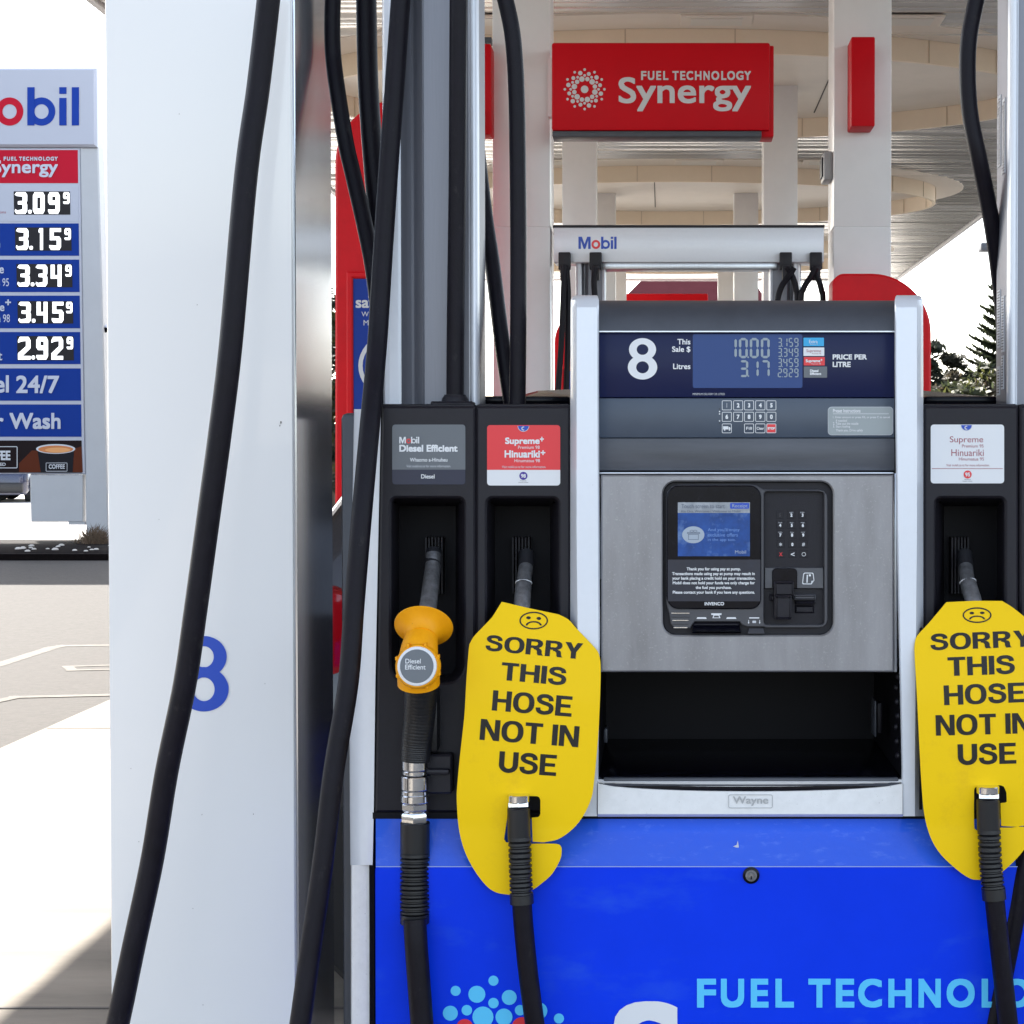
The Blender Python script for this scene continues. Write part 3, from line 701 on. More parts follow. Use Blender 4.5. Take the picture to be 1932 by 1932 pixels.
for j, (y0, y1) in enumerate(ys):
    for i, (x0, x1) in enumerate(xs):
        t_ = labels[j][i]
        if t_ is None: continue
        p0 = zl(x0, y0); p1 = zl(x1, y1); a = MB()
        frame(a, *p0, *p1, 2.2, 1.05, YK - .0008, pwhite)
        cu, cv = (p0[0] + p1[0]) / 2, (p0[1] + p1[1]) / 2
        if t_ == 'STOP': flat(a, rrect(p0[0] + 1.3, p0[1] + 1.3, p1[0] - 1.3, p1[1] - 1.3, 1), YK - .0007, pred); text(a, t_, (cu - 7, cv - 2.3, cu + 7, cv + 2.3), YK - .0012, pwhite, .3)
        elif t_ == 'truck':
            flat(a, [(cu - 7, cv - 4), (cu + 3, cv - 4), (cu + 3, cv + 2), (cu - 7, cv + 2)], YK - .0008, pwhite); flat(a, [(cu + 3.6, cv - 2.5), (cu + 6, cv - 2.5), (cu + 7, cv), (cu + 7, cv + 2), (cu + 3.6, cv + 2)], YK - .0008, pwhite)
            for du in (-4, 5): flat(a, ell(cu + du, cv + 3.2, 1.4, 1.4, 12), YK - .001, pwhite)
        elif len(t_) > 1: text(a, t_, (cu - (5.5 if t_ == 'Fill' else 7), cv - 2.8, cu + (5.5 if t_ == 'Fill' else 7), cv + 2.6), YK - .0008, pwhite, .15)
        else: text(a, t_, (cu - 4, cv - 4.2, cu + 4, cv + 4.2), YK - .0008, pwhite, .5, align='c')
        a.build('key', kp, 0)
a = MB()
for yv in (725, 747, 813): flat(a, ell(*zl(666, yv), 1.3, 1.3, 10), YK - .0008, pwhite)
for yv in (700, 832): flat(a, ell(*zl(666, yv), 1.1, 1.1, 10), YK - .0008, pdark)
a.build('raised_dots', kp, 0)
lab = M('instruction_label', (.34, .38, .39), .4)
a = MB(); flat(a, rrect(1562, 767.5, 1685, 821, 7), YK - .0006, pwhite2); flat(a, rrect(1562.9, 768.4, 1684.1, 820.1, 6.4), YK - .0009, lab)
YL = YK - .0012
text(a, 'Preset Instructions', (1571.5, 771.5, 1623.5, 778.5), YL, pwhite, .2); flat(a, [(1571.5, 780.3), (1677, 780.3), (1677, 781.2), (1571.5, 781.2)], YL, pwhite)
for s_, b_ in (('1. Enter amount or press Fill, or press C to cancel', (1571.5, 785, 1679, 790.3)), ('if needed', (1577, 791, 1598, 796)), ('2. Take out the nozzle', (1571.5, 796.5, 1619.5, 801.6)), ('3. Start fueling', (1571.5, 802.5, 1604, 808)), ('Thank you. Drive safely', (1577, 809.5, 1628, 815.5))):
    text(a, s_, b_, YL, pwhite, .08)
a.build('instruction_label', kp, 0)
a = MB(); a.pbox(1130, mir(1130), 826.6, 888, YF - .001, YF + .05, greyband, .002); a.build('grey_band', pump)
a = MB(); a.pbox(1131, mir(1132), 889, 891, YF + .008, YF + .05, blackd); a.pbox(1131, mir(1132), 891, 894.5, YF - .022, YF + .05, alu, .001); a.build('door_rail', pump)
# -- door with card terminal
YO = YF - .028
TU = lambda x: 1224.4 + .20013 * x
TV = lambda y: 889.3 + .20013 * y
term = rrect(TU(133), TV(97), TU(1735), TV(1543), 24, 8)
a = MB(); a.plate([[(1134, 896), (1686, 896), (1686, 1268), (1134, 1268)], term[::-1]], YO, YO + .03, door_m, .0025)
a.pbox(1140, 1680, 1238, 1267, YO + .02, YO + .05, greycap)
dr = a.build('service_door', pump)
a = MB(); a.pbox(1687, 1693, 893, 1268, YO + .02, YO + .05, alu, .001); a.build('door_rail', pump)
# opening behind the door / tray
a = MB(); Yb = YF + .40
def ring4(Y, u0, v0, u1, v1): return [P(u0, v0, Y), P(u1, v0, Y), P(u1, v1, Y), P(u0, v1, Y)]
fr = rrect(1132, 1180, 1702, 1471, (4, 4, 14, 14), 5)
xa, xb = PX(1128, YF), PX(1704, YF); za, zb_ = PZ(1472, YF - .03), PZ(1240, YF)
a.box(xa - .03, xb + .03, Yb, Yb + .02, za - .05, zb_ + .1, blackd)
a.box(xa - .03, xa, YF - .02, Yb, za - .05, zb_ + .05, blackd); a.box(xb, xb + .03, YF - .02, Yb, za - .05, zb_ + .05, blackd)
a.box(xa, xb, YF + .0, Yb, zb_, zb_ + .03, blackd)
a.build('tray_recess', pump)
a = MB(); a.box(xa, xb, YF - .03, Yb, za - .03, za, blackg, .004)
a.box(xa + .01, xb - .01, YF - .032, YF - .02, za - .01, za + .004, greycap, .003); a.build('tray', pump)
a = MB()
a.pbox(1139, 1146, 1375, 1402, YF + .16, YF + .2, greycap, .002); a.build('tray_guide', pump); a = MB()
a.pbox(1650, 1654, 1322, 1391, YF + .14, YF + .19, greycap, .002); a.pbox(1655, 1664, 1326, 1384, YF + .15, YF + .19, blackp, .002); a.build('tray_guide', pump); a = MB()
for k in range(9): a.lathe((xb - .002, YF + .03 + .012 * (k % 3), za + .03 + .022 * k), (-1, 0, 0), [(0, .006), (.004, .005), (.006, .002)], blackp, 10)
a.build('vent_studs', pump)
# terminal
tm = MB(); dY = YO + .008
L = lambda d, Yq: [P(q.x, q.y, Yq) for q in inset([Vector((x, y, 0)) for x, y in term], d)]
tm.loft([L(0, YO + .002), L(2, YO + .012)], blackg); 
tm.add(L(2, YO + .012), [tuple(range(len(term)))], blackp)
trm = tm.build('card_terminal', dr)
def tq(x0, y0, x1, y1): return TU(x0), TV(y0), TU(x1), TV(y1)
YB = YO + .001
a = MB()     # grey carrier frame
car = [(162, 250), (176, 190), (215, 145), (280, 126), (960, 124), (1015, 134), (1060, 160), (1085, 172), (1600, 174), (1650, 188), (1676, 222), (1684, 270), (1684, 1400), (1672, 1440), (1640, 1468), (1595, 1474), (1100, 1474), (1085, 1465), (930, 1465), (880, 1450), (855, 1418), (430, 1418), (405, 1450), (390, 1480), (240, 1480), (205, 1440), (190, 1340), (165, 1250)]
a.plate([[(TU(x), TV(y)) for x, y in car], rrect(*tq(1085, 190, 1652, 1446), 6)[::-1]], YB, YO + .012, termgrey, .0015)
for k in range(5): a.plate([rrect(TU(208 + 6 * k), TV(1331 + 34 * k), TU(385 - 5 * k), TV(1343 + 34 * k), 1)], YB - .002, YB + .001, chrome if k % 2 == 0 else termgrey, .0005)
a.build('carrier_frame', trm)
a = MB(); su = rrect(*tq(166, 132, 1058, 1300), (24, 22, 20, 24), 8); a.plate([su], YB - .005, YB + .002, blackg, .002); a.build('screen_bezel', trm)
a = MB(); YV = YB - .0055
flat(a, rrect(*tq(178, 832, 1050, 1225), 1), YV, termcard)
for s_, b_ in (('Thank you for using pay at pump.', (355, 905, 865, 942)), ('Transactions made using pay at pump may result in', (218, 950, 998, 987)), ('your bank placing a credit hold on your transaction.', (220, 993, 1002, 1030)),
               ('Mobil does not hold your funds we only charge for', (224, 1037, 998, 1073)), ('the fuel you purchase.', (440, 1081, 778, 1117)), ('Please contact your bank if you have any questions.', (224, 1125, 998, 1162))):
    text(a, s_, tq(*b_), YV - .0004, pwhite, .22)
text(a, 'iNVENCO', tq(524, 1232, 708, 1264), YV - .0004, pwhite, .25); a.build('notice_lettering', trm, 0)
a = MB(); flat(a, rrect(*tq(272, 392, 952, 800), .3), YV, screen); flat(a, rrect(*tq(272, 292, 952, 392), .3), YV - .0001, screenhd)
dkh = M('screen_dark_text', (.06, .08, .13), .4); scg = M('screen_grey', (.30, .36, .44), .3, emit=.05); scl = M('screen_pale_blue', (.10, .22, .52), .3, emit=.08)
text(a, 'Touch screen to start', tq(305, 308, 715, 348), YV - .0004, dkh); flat(a, rrect(*tq(765, 298, 945, 352), 1.5), YV - .0003, pblue); text(a, 'Receipt', tq(785, 308, 930, 350), YV - .0006, scg, 0)
text(a, 'Kia Ora, Welcome / Welcome to Mobil', tq(305, 365, 862, 390), YV - .0004, dkh)
flat(a, ell(TU(418), TV(598), 21, 16), YV - .0003, scg)
for q in ([(370, 592), (468, 592), (468, 645), (370, 645)], [(360, 574), (480, 574), (480, 588), (360, 588)]):
    u = [(TU(x), TV(y)) for x, y in q]; iv = [(TU(x + (4 if x < 420 else -4)), TV(y + (4 if y == q[0][1] else -4))) for x, y in q]; flat(a, u, YV - .0005, dkh, holes=[iv])
ring(a, TU(402), TV(564), 3.6, 2.2, .7, YV - .0005, dkh); ring(a, TU(436), TV(564), 3.6, 2.2, .7, YV - .0006, dkh)
for s_, b_ in (("And you'll enjoy", (555, 535, 855, 572)), ('exclusive offers', (552, 582, 838, 615)), ('in the app too.', (555, 630, 815, 664))): text(a, s_, tq(*b_), YV - .0004, scl)
text(a, 'Mobil', tq(812, 745, 915, 775), YV - .0004, scg); a.build('screen', trm, 0)
a = MB()
a.loft([[P(q[0], q[1], YB + .001) for q in rrect(*tq(1085, 190, 1652, 1446), 6)], [P(q[0], q[1], YB + .03) for q in rrect(*tq(1090, 196, 1647, 1440), 6)]], blackg, True, False, True)
a.plate([rrect(*tq(1125, 318, 1560, 850), 8)], YB + .016, YB + .03, blackp, .003); a.plate([rrect(*tq(1185, 355, 1515, 838), 5)], YB + .013, YB + .02, blackg, .002)
a.loft([[P(TU(1095), TV(880), YB + .028), P(TU(1642), TV(880), YB + .028)], [P(TU(1095), TV(912), YB + .006), P(TU(1642), TV(912), YB + .006)], [P(TU(1095), TV(1100), YB + .004), P(TU(1642), TV(1100), YB + .004)], [P(TU(1095), TV(1120), YB + .02), P(TU(1642), TV(1120), YB + .02)]], termgrey, False)
a.plate([rrect(*tq(1162, 914, 1398, 1105), (8, 8, 1, 1))], YB + .0025, YB + .02, blackg, .001)
a.build('reader_recess', trm)
a = MB()
a.plate([rrect(*tq(1180, 1040, 1370, 1180), 3)], YB - .012, YB + .02, blackp, .004)
a.plate([rrect(*tq(1185, 1170, 1350, 1400), 3)], YB - .020, YB + .025, blackp, .005)
a.plate([rrect(*tq(1140, 1160, 1190, 1225), 2)], YB + .0, YB + .025, blackp, .003)
a.plate([rrect(*tq(1365, 1165, 1575, 1212), 2)], YB - .004, YB + .025, termgrey, .003)
a.plate([rrect(*tq(1380, 1222, 1570, 1258), 2)], YB + .002, YB + .025, blackp, .003)
a.plate([rrect(*tq(1375, 1262, 1560, 1340), 2)], YB + .008, YB + .025, blackp, .003); a.build('card_reader', trm)
sub = ['', 'ABC', 'DEF', 'GHI', 'JKL', 'MNO', 'PQRS', 'TUV', 'WXYZ']
for j, yc in enumerate((412, 508, 600, 688, 782)):
    for i, xc in enumerate((1235 + j * 2, 1343 + j * 3, 1448 + j * 3)):
        a = MB(); a.plate([rrect(TU(xc - 40), TV(yc - 42), TU(xc + 40), TV(yc + 34), 1.6)], YB + .0105, YB + .016, blackp, .001)
        ch = ['1', '2', '3', '4', '5', '6', '7', '8', '9', '*', '0', '#', 'x', '<', 'o'][j * 3 + i]; n_ = j * 3 + i; YQ = YB + .0098
        if ch == 'x': text(a, 'x', (TU(xc - 16), TV(yc - 17), TU(xc + 16), TV(yc + 17)), YQ, pred)
        elif ch == 'o': ring(a, TU(xc), TV(yc), 3.9, 3.7, .8, YQ, pwhite)
        elif ch == '<': text(a, '<', (TU(xc - 18), TV(yc - 17), TU(xc + 18), TV(yc + 17)), YQ, pwhite, .15)
        else: text(a, ch, (TU(xc - 14), TV(yc - 15), TU(xc + 14), TV(yc + 17)), YQ, pwhite, .45 if ch not in '*#' else .1, align='c')
        if 0 < n_ < 9: text(a, sub[n_], (TU(xc - 20), TV(yc - 30), TU(xc + 18), TV(yc - 19)), YQ, pwhite2)
        a.build('key', trm, 0)
a = MB()
cu, cv = TU(1502), TV(1010); Yc = YB + .0035
o_ = [(-9.5, -9), (-7, -11), (8, -11), (10, -9), (11.5, 4), (6, 11), (-10, 11), (-11.5, 9)]
flat(a, [(cu + x, cv + y) for x, y in o_], Yc, pwhite, holes=[[(cu + x * .86, cv + y * .86) for x, y in o_]])
flat(a, [(cu - 3, cv - 7), (cu - .6, cv - 7), (cu - 1.2, cv + 8), (cu - 3.6, cv + 8)], Yc, pwhite); flat(a, rrect(cu + 1, cv - 8, cu + 5, cv - 4, .8), Yc, pwhite); flat(a, [(cu + 5, cv + 10), (cu + 10.6, cv + 4), (cu + 6, cv + 4.4)], Yc, pwhite)
Yp = YB - .0006
for x0, x1 in ((448, 545), (728, 825)): flat(a, [(TU(x0 + 8), TV(1375)), (TU(x1 - 8), TV(1375)), (TU(x1), TV(1391)), (TU(x0), TV(1391))], Yp, pwhite)
flat(a, rrect(*tq(587, 1338, 684, 1354), .5), Yp, pwhite); flat(a, [(TU(608), TV(1354)), (TU(664), TV(1354)), (TU(674), TV(1384)), (TU(598), TV(1384))], Yp, pwhite, holes=[[(TU(616), TV(1360)), (TU(656), TV(1360)), (TU(662), TV(1378)), (TU(610), TV(1378))]])
flat(a, rrect(*tq(945, 1376, 1040, 1387), .5), Yp, pwhite)
for xx in (940, 1044): flat(a, [(TU(xx - 3), TV(1402)), (TU(xx + 3), TV(1402)), (TU(xx + 3), TV(1424)), (TU(xx + 8), TV(1424)), (TU(xx), TV(1438)), (TU(xx - 8), TV(1424)), (TU(xx - 3), TV(1424))], Yp, pwhite)
flat(a, rrect(*tq(975, 1408, 1010, 1430), 1), Yp, pwhite2); a.build('reader_icons', trm, 0)
a = MB(); a.plate([[(TU(412), TV(1424)), (TU(855), TV(1424)), (TU(872), TV(1528)), (TU(402), TV(1528))]], YB + .004, YB + .02, blackp, .003)
a.loft([[P(TU(420), TV(1450), YB + .003), P(TU(850), TV(1450), YB + .003)], [P(TU(408), TV(1505), YB - .012), P(TU(866), TV(1505), YB - .012)], [P(TU(410), TV(1525), YB + .004), P(TU(864), TV(1525), YB + .004)]], blackg, False)
a.loft([[P(TU(945), TV(1480), YB + .004), P(TU(1075), TV(1480), YB + .004)], [P(TU(930), TV(1530), YB - .004), P(TU(1092), TV(1530), YB - .004)]], termgrey, False); a.build('receipt_slot', trm)
# -- blue cabinet
a = MB()
u0, u1 = 709, mir(709) + 8
YP = YF - .055
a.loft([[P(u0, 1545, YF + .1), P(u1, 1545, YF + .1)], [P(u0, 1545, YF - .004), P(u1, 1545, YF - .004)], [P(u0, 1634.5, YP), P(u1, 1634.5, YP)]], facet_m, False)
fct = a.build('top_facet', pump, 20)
a = MB(); a.loft([[P(u0, 1634.5, YP), P(u1, 1634.5, YP)], [P(u0, 1636, YP - .003), P(u1, 1636, YP - .003)], [P(u0, 2330, YP - .003), P(u1, 2330, YP - .003)]], blue, False)
a.pbox(u0, u1, 1640, 2330, YP + .03, YF + .5, blue)
a.loft([[P(u0, 1545, YF - .004), P(u0, 1636, YP), P(u0, 2330, YP)], [P(u0, 1545, YF + .3), P(u0, 1636, YF + .3), P(u0, 2330, YF + .3)]], blue, False)
cab = a.build('lower_cabinet', pump, 20)
a = MB(); a.pbox(703, mir(703), 1533, 1545, YF + .004, YF + .1, blackd); a.build('shadow_gap', pump, 0)
a = MB(); e = M('film_edge', (.35, .45, .75), .3)
flat(a, [(u0, 1634.3), (u1, 1634.3), (u1, 1636), (u0, 1636)], YP - .0036, e); a.build('film_edge', cab, 0)
a = MB(); flat(a, [(1383, 1597), (1390, 1594), (1392, 1586), (1394, 1598), (1391, 1604), (1389, 1599)], YF - .035, pwhite2); a.build('film_tear', fct, 0)
a = MB(); pc = P(1417, 1651, YP - .003)
a.lathe(pc, (0, -1, 0), [(0, .0135), (.003, .0135), (.004, .012)], blackg, 28); a.lathe(pc + Vector((0, -.0035, 0)), (0, -1, 0), [(0, .0095), (.003, .009), (.0035, .007), (.002, .005)], spout_m, 24)
a.lathe(pc + Vector((0, -.005, 0)), (0, -1, 0), [(0, .0035), (.002, .003)], chrome, 12); a.box(pc.x - .001, pc.x + .001, pc.y - .0085, pc.y - .004, pc.z - .005, pc.z, blackd); a.build('lock', cab)
a = MB(); YPt = YP - .0045
dots(a, 931, 1993, .7672, .7672, YPt, ltblue, ltblue, pred)
fueltech(a, (1315, 1846.5, 2052, 1901), YPt, ltblue, 2.4)
text(a, 'Synergy', (1158, 1889, 2085, 2128), YPt, pwhite, 7); a.build('lettering', cab, 0)
# -- towers and header
towerm = M('anodised_tower', (.22, .225, .255), .42, metal=.45, bump=.05, bscale=60, var=.06, vscale=40, stretch=(8, 8, .3))
def tower(q, name='hose_tower'):
    a = MB()
    pr_ = [(717, 3.15), (719, 3.075), (726, 3.056), (735, 3.05), (752, 3.05), (757, 3.053)] + [(757 + 40 * i / 8, 3.053 + .03 * math.sin(math.pi * (i / 8) ** .8)) for i in range(1, 8)] + [(797, 3.057), (800, 3.06), (884, 3.06), (887, 3.06)]
    pr_ += [(895 - 8 * math.cos(math.pi * i / 10), 3.055 - .014 * math.sin(math.pi * i / 10)) for i in range(11)] + [(904, 3.06), (904.5, 3.064), (914 - 9.5 + .5, 3.15)]
    zb0, zt0 = PZ(770, 3.05), 2.60
    lo = []
    for z in (zb0, zt0): lo.append([Vector((PX(q(u), 3.05, 760), y, z)) for u, y in pr_])
    a.loft([l[:6] for l in lo], silver, False); a.loft([l[5:16] for l in lo], towerm, False); a.loft([l[15:-2] for l in lo], silver, False); a.loft([l[-3:] for l in lo], towerm, False)
    a.loft([[l[-1], l[0]] for l in lo], towerm, False); a.add(lo[1], [tuple(range(len(pr_)))], towerm)
    return a.build(name, pump, 28)
tw = tower(lambda u: u); tw2 = tower(lambda u: 2805 - u)
xs0 = PX(2805 - 904.5, 3.05, 760)
a = MB()
for (y0, y1, v0, v1) in ((3.072, 3.098, 190, 330), (3.112, 3.142, 175, 310), (3.075, 3.1, 560, 665), (3.11, 3.138, 545, 655), (3.078, 3.1, 672, 735), (3.112, 3.138, 690, 745)):
    a.box(xs0 - .0018, xs0 - .0004, y0, y1, PZ(v1, 3.1), PZ(v0, 3.1), pwhite2)
    z = PZ(v1, 3.1) + .004
    while z < PZ(v0, 3.1) - .004:
        a.box(xs0 - .0026, xs0 - .0016, y0 + .003, y0 + .003 + random.uniform(.4, .8) * (y1 - y0), z, z + .0014, pdark); z += .0048
    a.build('compliance_sticker', tw2, 0); a = MB()
hx0, hx1 = -.59, .875
a = MB(); a.box(hx0, hx1, 3.0, 3.2, 2.445, 2.632, silver, .004); a.box(hx0 - .004, hx1 + .004, 2.996, 3.204, 2.632, 2.645, blackp); a.box(hx0 + .25, hx1 - .25, 3.02, 3.18, 2.41, 2.445, alu, .004)
hdr = a.build('header_beam', pump)
a = MB(); hY = 2.998
def hb(x0, x1, z0, z1):
    return (CX + x0 * F / hY, HZ - (z1 - EYE) * F / hY, CX + x1 * F / hY, HZ - (z0 - EYE) * F / hY)
logo(a, lambda x, y: Vector((-.456 + x, hY, 2.582 - y)), 0, .066, (pblue, pred, pblue), .07)
a.build('lettering', hdr, 0)
HANG = (-.53, -.362, .667, .83)
for x in HANG:
    a = MB(); a.box(x - .033, x + .033, 2.96, 3.0, 2.40, 2.495, blackp, .006); a.box(x - .022, x + .022, 2.93, 2.97, 2.34, 2.42, blackp, .008); a.build('hose_hanger', hdr)
for x in (-.45, .74):
    a = MB(); a.box(x - .02, x + .02, 3.11, 3.15, 1.46, 2.45, alu, .004); a.build('tie_rod', pump)
# riser
a = MB(); a.tube([P(858.5, 764, 3.03), P(858.5, 745, 3.03)], .0185, blackp, 24); a.plate([rrect(812, 757, 892, 767, 3)], 3.0, 3.06, blackp, .003)
a.lathe(P(858.5, 766, 3.03), (0, 0, 1), [(0, .024), (.012, .022), (.018, .018)], blackp, 24); a.build('riser_boot', pump)
# island
isl = MB(); isl.box(-1.25, 1.6, 2.7, 3.9, 0, .12, kerbm, .02); isl.build('pump_island', kind='structure')
isl = MB(); isl.box(-1.9, 1.9, 9.2, 10.5, 0, .12, kerbm, .02); isl.build('pump_island', kind='structure')

# rear dispenser: the same model on the next island
rear = copy_tree(pump); rear.location.y += 6.8; rear.location.x += .0
rear['label'] = 'second dispenser on the next island, its silver header reading Mobil'

# ------------------------------------------------------------------ hoses
def hose(pts, r, label, per=10, n=16, group='black fuel hoses on the front dispenser'):
    path = cat([P(*p) for p in pts], per)
    a = MB(); a.tube(path, r, rubber, n); c = path[len(path) // 2]
    return a.build('fuel_hose', label=label, cat='hose', group=group, kind='thing', loc=path[0])
hose([(512, -90, 2.82), (511, -60, 2.82), (506.5, 0, 2.82), (487, 167, 2.82), (464, 333, 2.81), (436, 644, 2.8), (416, 811, 2.8), (393, 978, 2.8), (370, 1145, 2.8), (349, 1289, 2.8), (315, 1454, 2.8), (287.5, 1621, 2.8), (252, 1788, 2.79), (222, 1932, 2.78), (190, 2060, 2.78), (182, 2120, 2.78)], .0182,
     'thick black hose slanting down across the white column, over its 8')
hose([(764, -90, 3.03), (761, -50, 3.03), (756, 0, 3.03), (744, 167, 3.02), (732, 333, 3.01), (721, 500, 3.0), (712, 644, 2.98), (697, 811, 2.92), (682, 978, 2.88), (668, 1145, 2.86), (657, 1289, 2.84), (630, 1454, 2.82), (610, 1621, 2.8), (586, 1788, 2.78), (566, 1932, 2.76), (545, 2060, 2.75), (540, 2120, 2.75)], .0166,
     'long black hose running down the outer edge of the dispenser, clear of the column face')
hose([(640, -90, 3.22), (632, -40, 3.22), (628, 0, 3.22), (627, 60, 3.22), (629, 110, 3.22), (636, 167, 3.21), (652, 267, 3.2), (667, 333, 3.19), (690, 434, 3.17), (706, 520, 3.15), (716, 620, 3.13), (714, 720, 3.10), (700, 850, 3.05), (690, 980, 3.02)], .0145,
     'black hose bowing outward beside the column then swinging in toward the tower')
hose([(690, -90, 3.25), (691, 0, 3.25), (695, 167, 3.24), (707, 333, 3.23), (716, 420, 3.22), (722, 520, 3.21), (724, 640, 3.2), (722, 780, 3.2)], .0185,
     'straight black hose hanging in front of the red totem')
hose([(867, -90, 3.0), (865, 0, 3.0), (863, 333, 3.02), (859.5, 600, 3.03), (858.5, 750, 3.03)], .0148,
     'black riser hose standing upright on its boot against the metal tower')
hose([(930, -90, 3.05), (944, -30, 3.05), (953.6, 0, 3.05), (967, 67, 3.05), (974, 167, 3.05), (977, 333, 3.05), (978, 500, 3.05), (977.5, 644, 3.05), (976, 780, 3.05)], .0140,
     'black hose hanging over the grey column, curving at its top')
hose([(896, 240, 3.22), (906, 330, 3.22), (917, 420, 3.2), (929, 500, 3.18), (947, 644, 3.14), (966, 770, 3.12), (970, 800, 3.12)], .0138,
     'black hose slanting out from behind the metal tower')
hose([(1862, -90, 3.1), (1851, -40, 3.1), (1841.5, 0, 3.1), (1828, 73, 3.1), (1825.6, 147, 3.1), (1831, 220, 3.1), (1846, 294, 3.1), (1861, 367, 3.12), (1874, 440, 3.14), (1886, 530, 3.17), (1896, 640, 3.2), (1900, 780, 3.2)], .0144,
     'black hose bowing in front of the pale sky beside the tower with stickers')
hose([(1950, 1560, 2.9), (1932, 1640, 2.9), (1918, 1720, 2.9), (1900, 1810, 2.9), (1882, 1900, 2.9), (1872, 1960, 2.9), (1860, 2080, 2.9)], .016,
     'black hose crossing behind the petrol hose at the blue cabinet')
# rear dispenser hoses
def rh(pts, label): hose(pts, .0165, label, group='black fuel hoses on the second dispenser', n=10)
YR = 9.72
rh([(1066, 500, YR), (1064, 530, YR), (1062, 580, YR), (1059, 650, YR), (1054, 720, YR), (1050, 790, YR), (1047, 880, YR)], 'black hose hanging from the outer end of the header reading Mobil')
rh([(1069, 505, YR + .03), (1072, 560, YR + .03), (1071, 650, YR + .03), (1068, 760, YR + .03), (1066, 880, YR + .03)], 'partner hose dangling behind the outermost hose of the second dispenser')
rh([(1125, 505, YR), (1121, 530, YR), (1123, 570, YR), (1126, 650, YR), (1126, 780, YR)], 'black hose under the second hanger of the distant header')
rh([(1498, 505, YR), (1488, 522, YR), (1474, 542, YR), (1466, 575, YR), (1464, 640, YR), (1466, 780, YR)], 'looped black hose under the third hanger of the distant header')
rh([(1483, 505, YR + .02), (1494, 520, YR + .02), (1502, 545, YR + .02), (1504, 580, YR + .02), (1504, 780, YR + .02)], 'short looped hose beside the third hanger of the distant header')
rh([(1540, 505, YR), (1530, 522, YR), (1516, 545, YR), (1511, 580, YR), (1510, 780, YR)], 'looped black hose under the last hanger, next to the grey column')
rh([(1532, 505, YR + .02), (1543, 525, YR + .02), (1550, 548, YR + .02), (1553, 580, YR + .02), (1552, 780, YR + .02)], 'outermost looped hose under the last hanger of the distant header')

# ------------------------------------------------------------------ nozzles
def ribbed(a, pts, r, mat, nrib, depth=.0012):
    path = cat([P(*p) for p in pts], 4 * nrib // (len(pts) - 1) + 4); n = len(path); rad = []
    rs = r if isinstance(r, (tuple, list)) else (r, r)
    for i in range(n):
        t = i / (n - 1); ph = (t * nrib) % 1
        rad.append(rs[0] + (rs[1] - rs[0]) * t - (depth if ph > .68 else 0))
    a.tube(path, rad, mat, 24)
def hexnut(a, top, bot, r, mat, n=6):
    a.lathe(top, bot - top, [(0, r * .93), ((bot - top).length * .18, r), ((bot - top).length * .82, r), ((bot - top).length, r * .93)], mat, n)
px = YF / F
# diesel nozzle
dn = thing('fuel_nozzle', 'orange diesel nozzle with splash guard and round cap reading Diesel Efficient, in its holder', 'fuel nozzle', P(790, 1250, 2.88), 'fuel nozzles resting in the dispenser')
a = MB(); sp = cat([P(818, 1046, 3.02), P(816, 1075, 3.005), P(812, 1110, 2.975), P(807, 1150, 2.935), P(802, 1185, 2.91)], 8)
a.tube(sp, [px * 15 * (1 + .12 * i / len(sp)) for i in range(len(sp))], spout_m, 24); a.build('spout', dn)
a = MB(); a.tube([P(819, 1040, 3.03), P(816, 1066, 3.01)], [px * 15, px * 16], spout_tip, 24); a.build('spout_tip', dn)
a = MB(); gc = P(799.5, 1181, 2.905); ax = Vector((-.02, -.74, -.67)).normalized()
a.lathe(gc, ax, [(-.001, .010), (-.002, .045), (0, .0475), (.002, .0472), (.004, .043), (.010, .034), (.018, .0265), (.026, .0245)], orange, 48)
a.build('splash_guard', dn)
a = MB(); body = cat([P(799, 1188, 2.90), P(795, 1206, 2.888), P(791, 1228, 2.875), P(789, 1256, 2.868), P(790, 1290, 2.878)], 8)
a.tube(body, [px * (27 + 12 * min(1, (i / len(body)) * 1.3)) for i in range(len(body))], orange, 32)
bc = P(788, 1257, 2.84); bx = Vector((-.03, -1, .12)).normalized()
a.lathe(bc - bx * .02, bx, [(0, px * 38), (.010, px * 41), (.02, px * 41), (.024, px * 38)], orange, 48)
for k in range(8):
    an = R(25 + 45 * k); a.box(bc.x + math.cos(an) * px * 41 - .002, bc.x + math.cos(an) * px * 41 + .002, bc.y - .002, bc.y + .012, bc.z + math.sin(an) * px * 41 - .003, bc.z + math.sin(an) * px * 41 + .003, orange, .001)
a.build('body', dn)
a = MB(); f0 = bc + bx * .0045
a.lathe(f0, bx, [(0, px * 36), (.003, px * 35.5), (.004, px * 33), (.004, px * 30)], pwhite, 48)
a.lathe(f0 + bx * .003, bx, [(.0, px * 31), (.0025, px * 30)], pgrey, 48)
ux = Vector((1, 0, 0)); ux = (ux - bx * ux.dot(bx)).normalized(); uz = bx.cross(ux) * -1
if uz.z < 0: uz = -uz
fn = lambda u, v: f0 + bx * .0059 + ux * (u - 788) * px - uz * (v - 1257) * px
text(a, 'Diesel', (767.5, 1243.5, 795.5, 1252), 0, pwhite, .12, fn=fn); text(a, 'Efficient', (767.2, 1254, 804.5, 1263), 0, pwhite, .12, fn=fn); a.build('cap', dn)
a = MB(); ribbed(a, [(795, 1285, 2.885), (792, 1345, 2.90), (786, 1400, 2.905), (783.5, 1436, 2.905)], (px * 31, px * 27), rubberd, 26, .0003); a.pbox(800, 826, 1300, 1420, 2.915, 2.95, rubberd, .006); a.build('grip', dn)
a = MB()
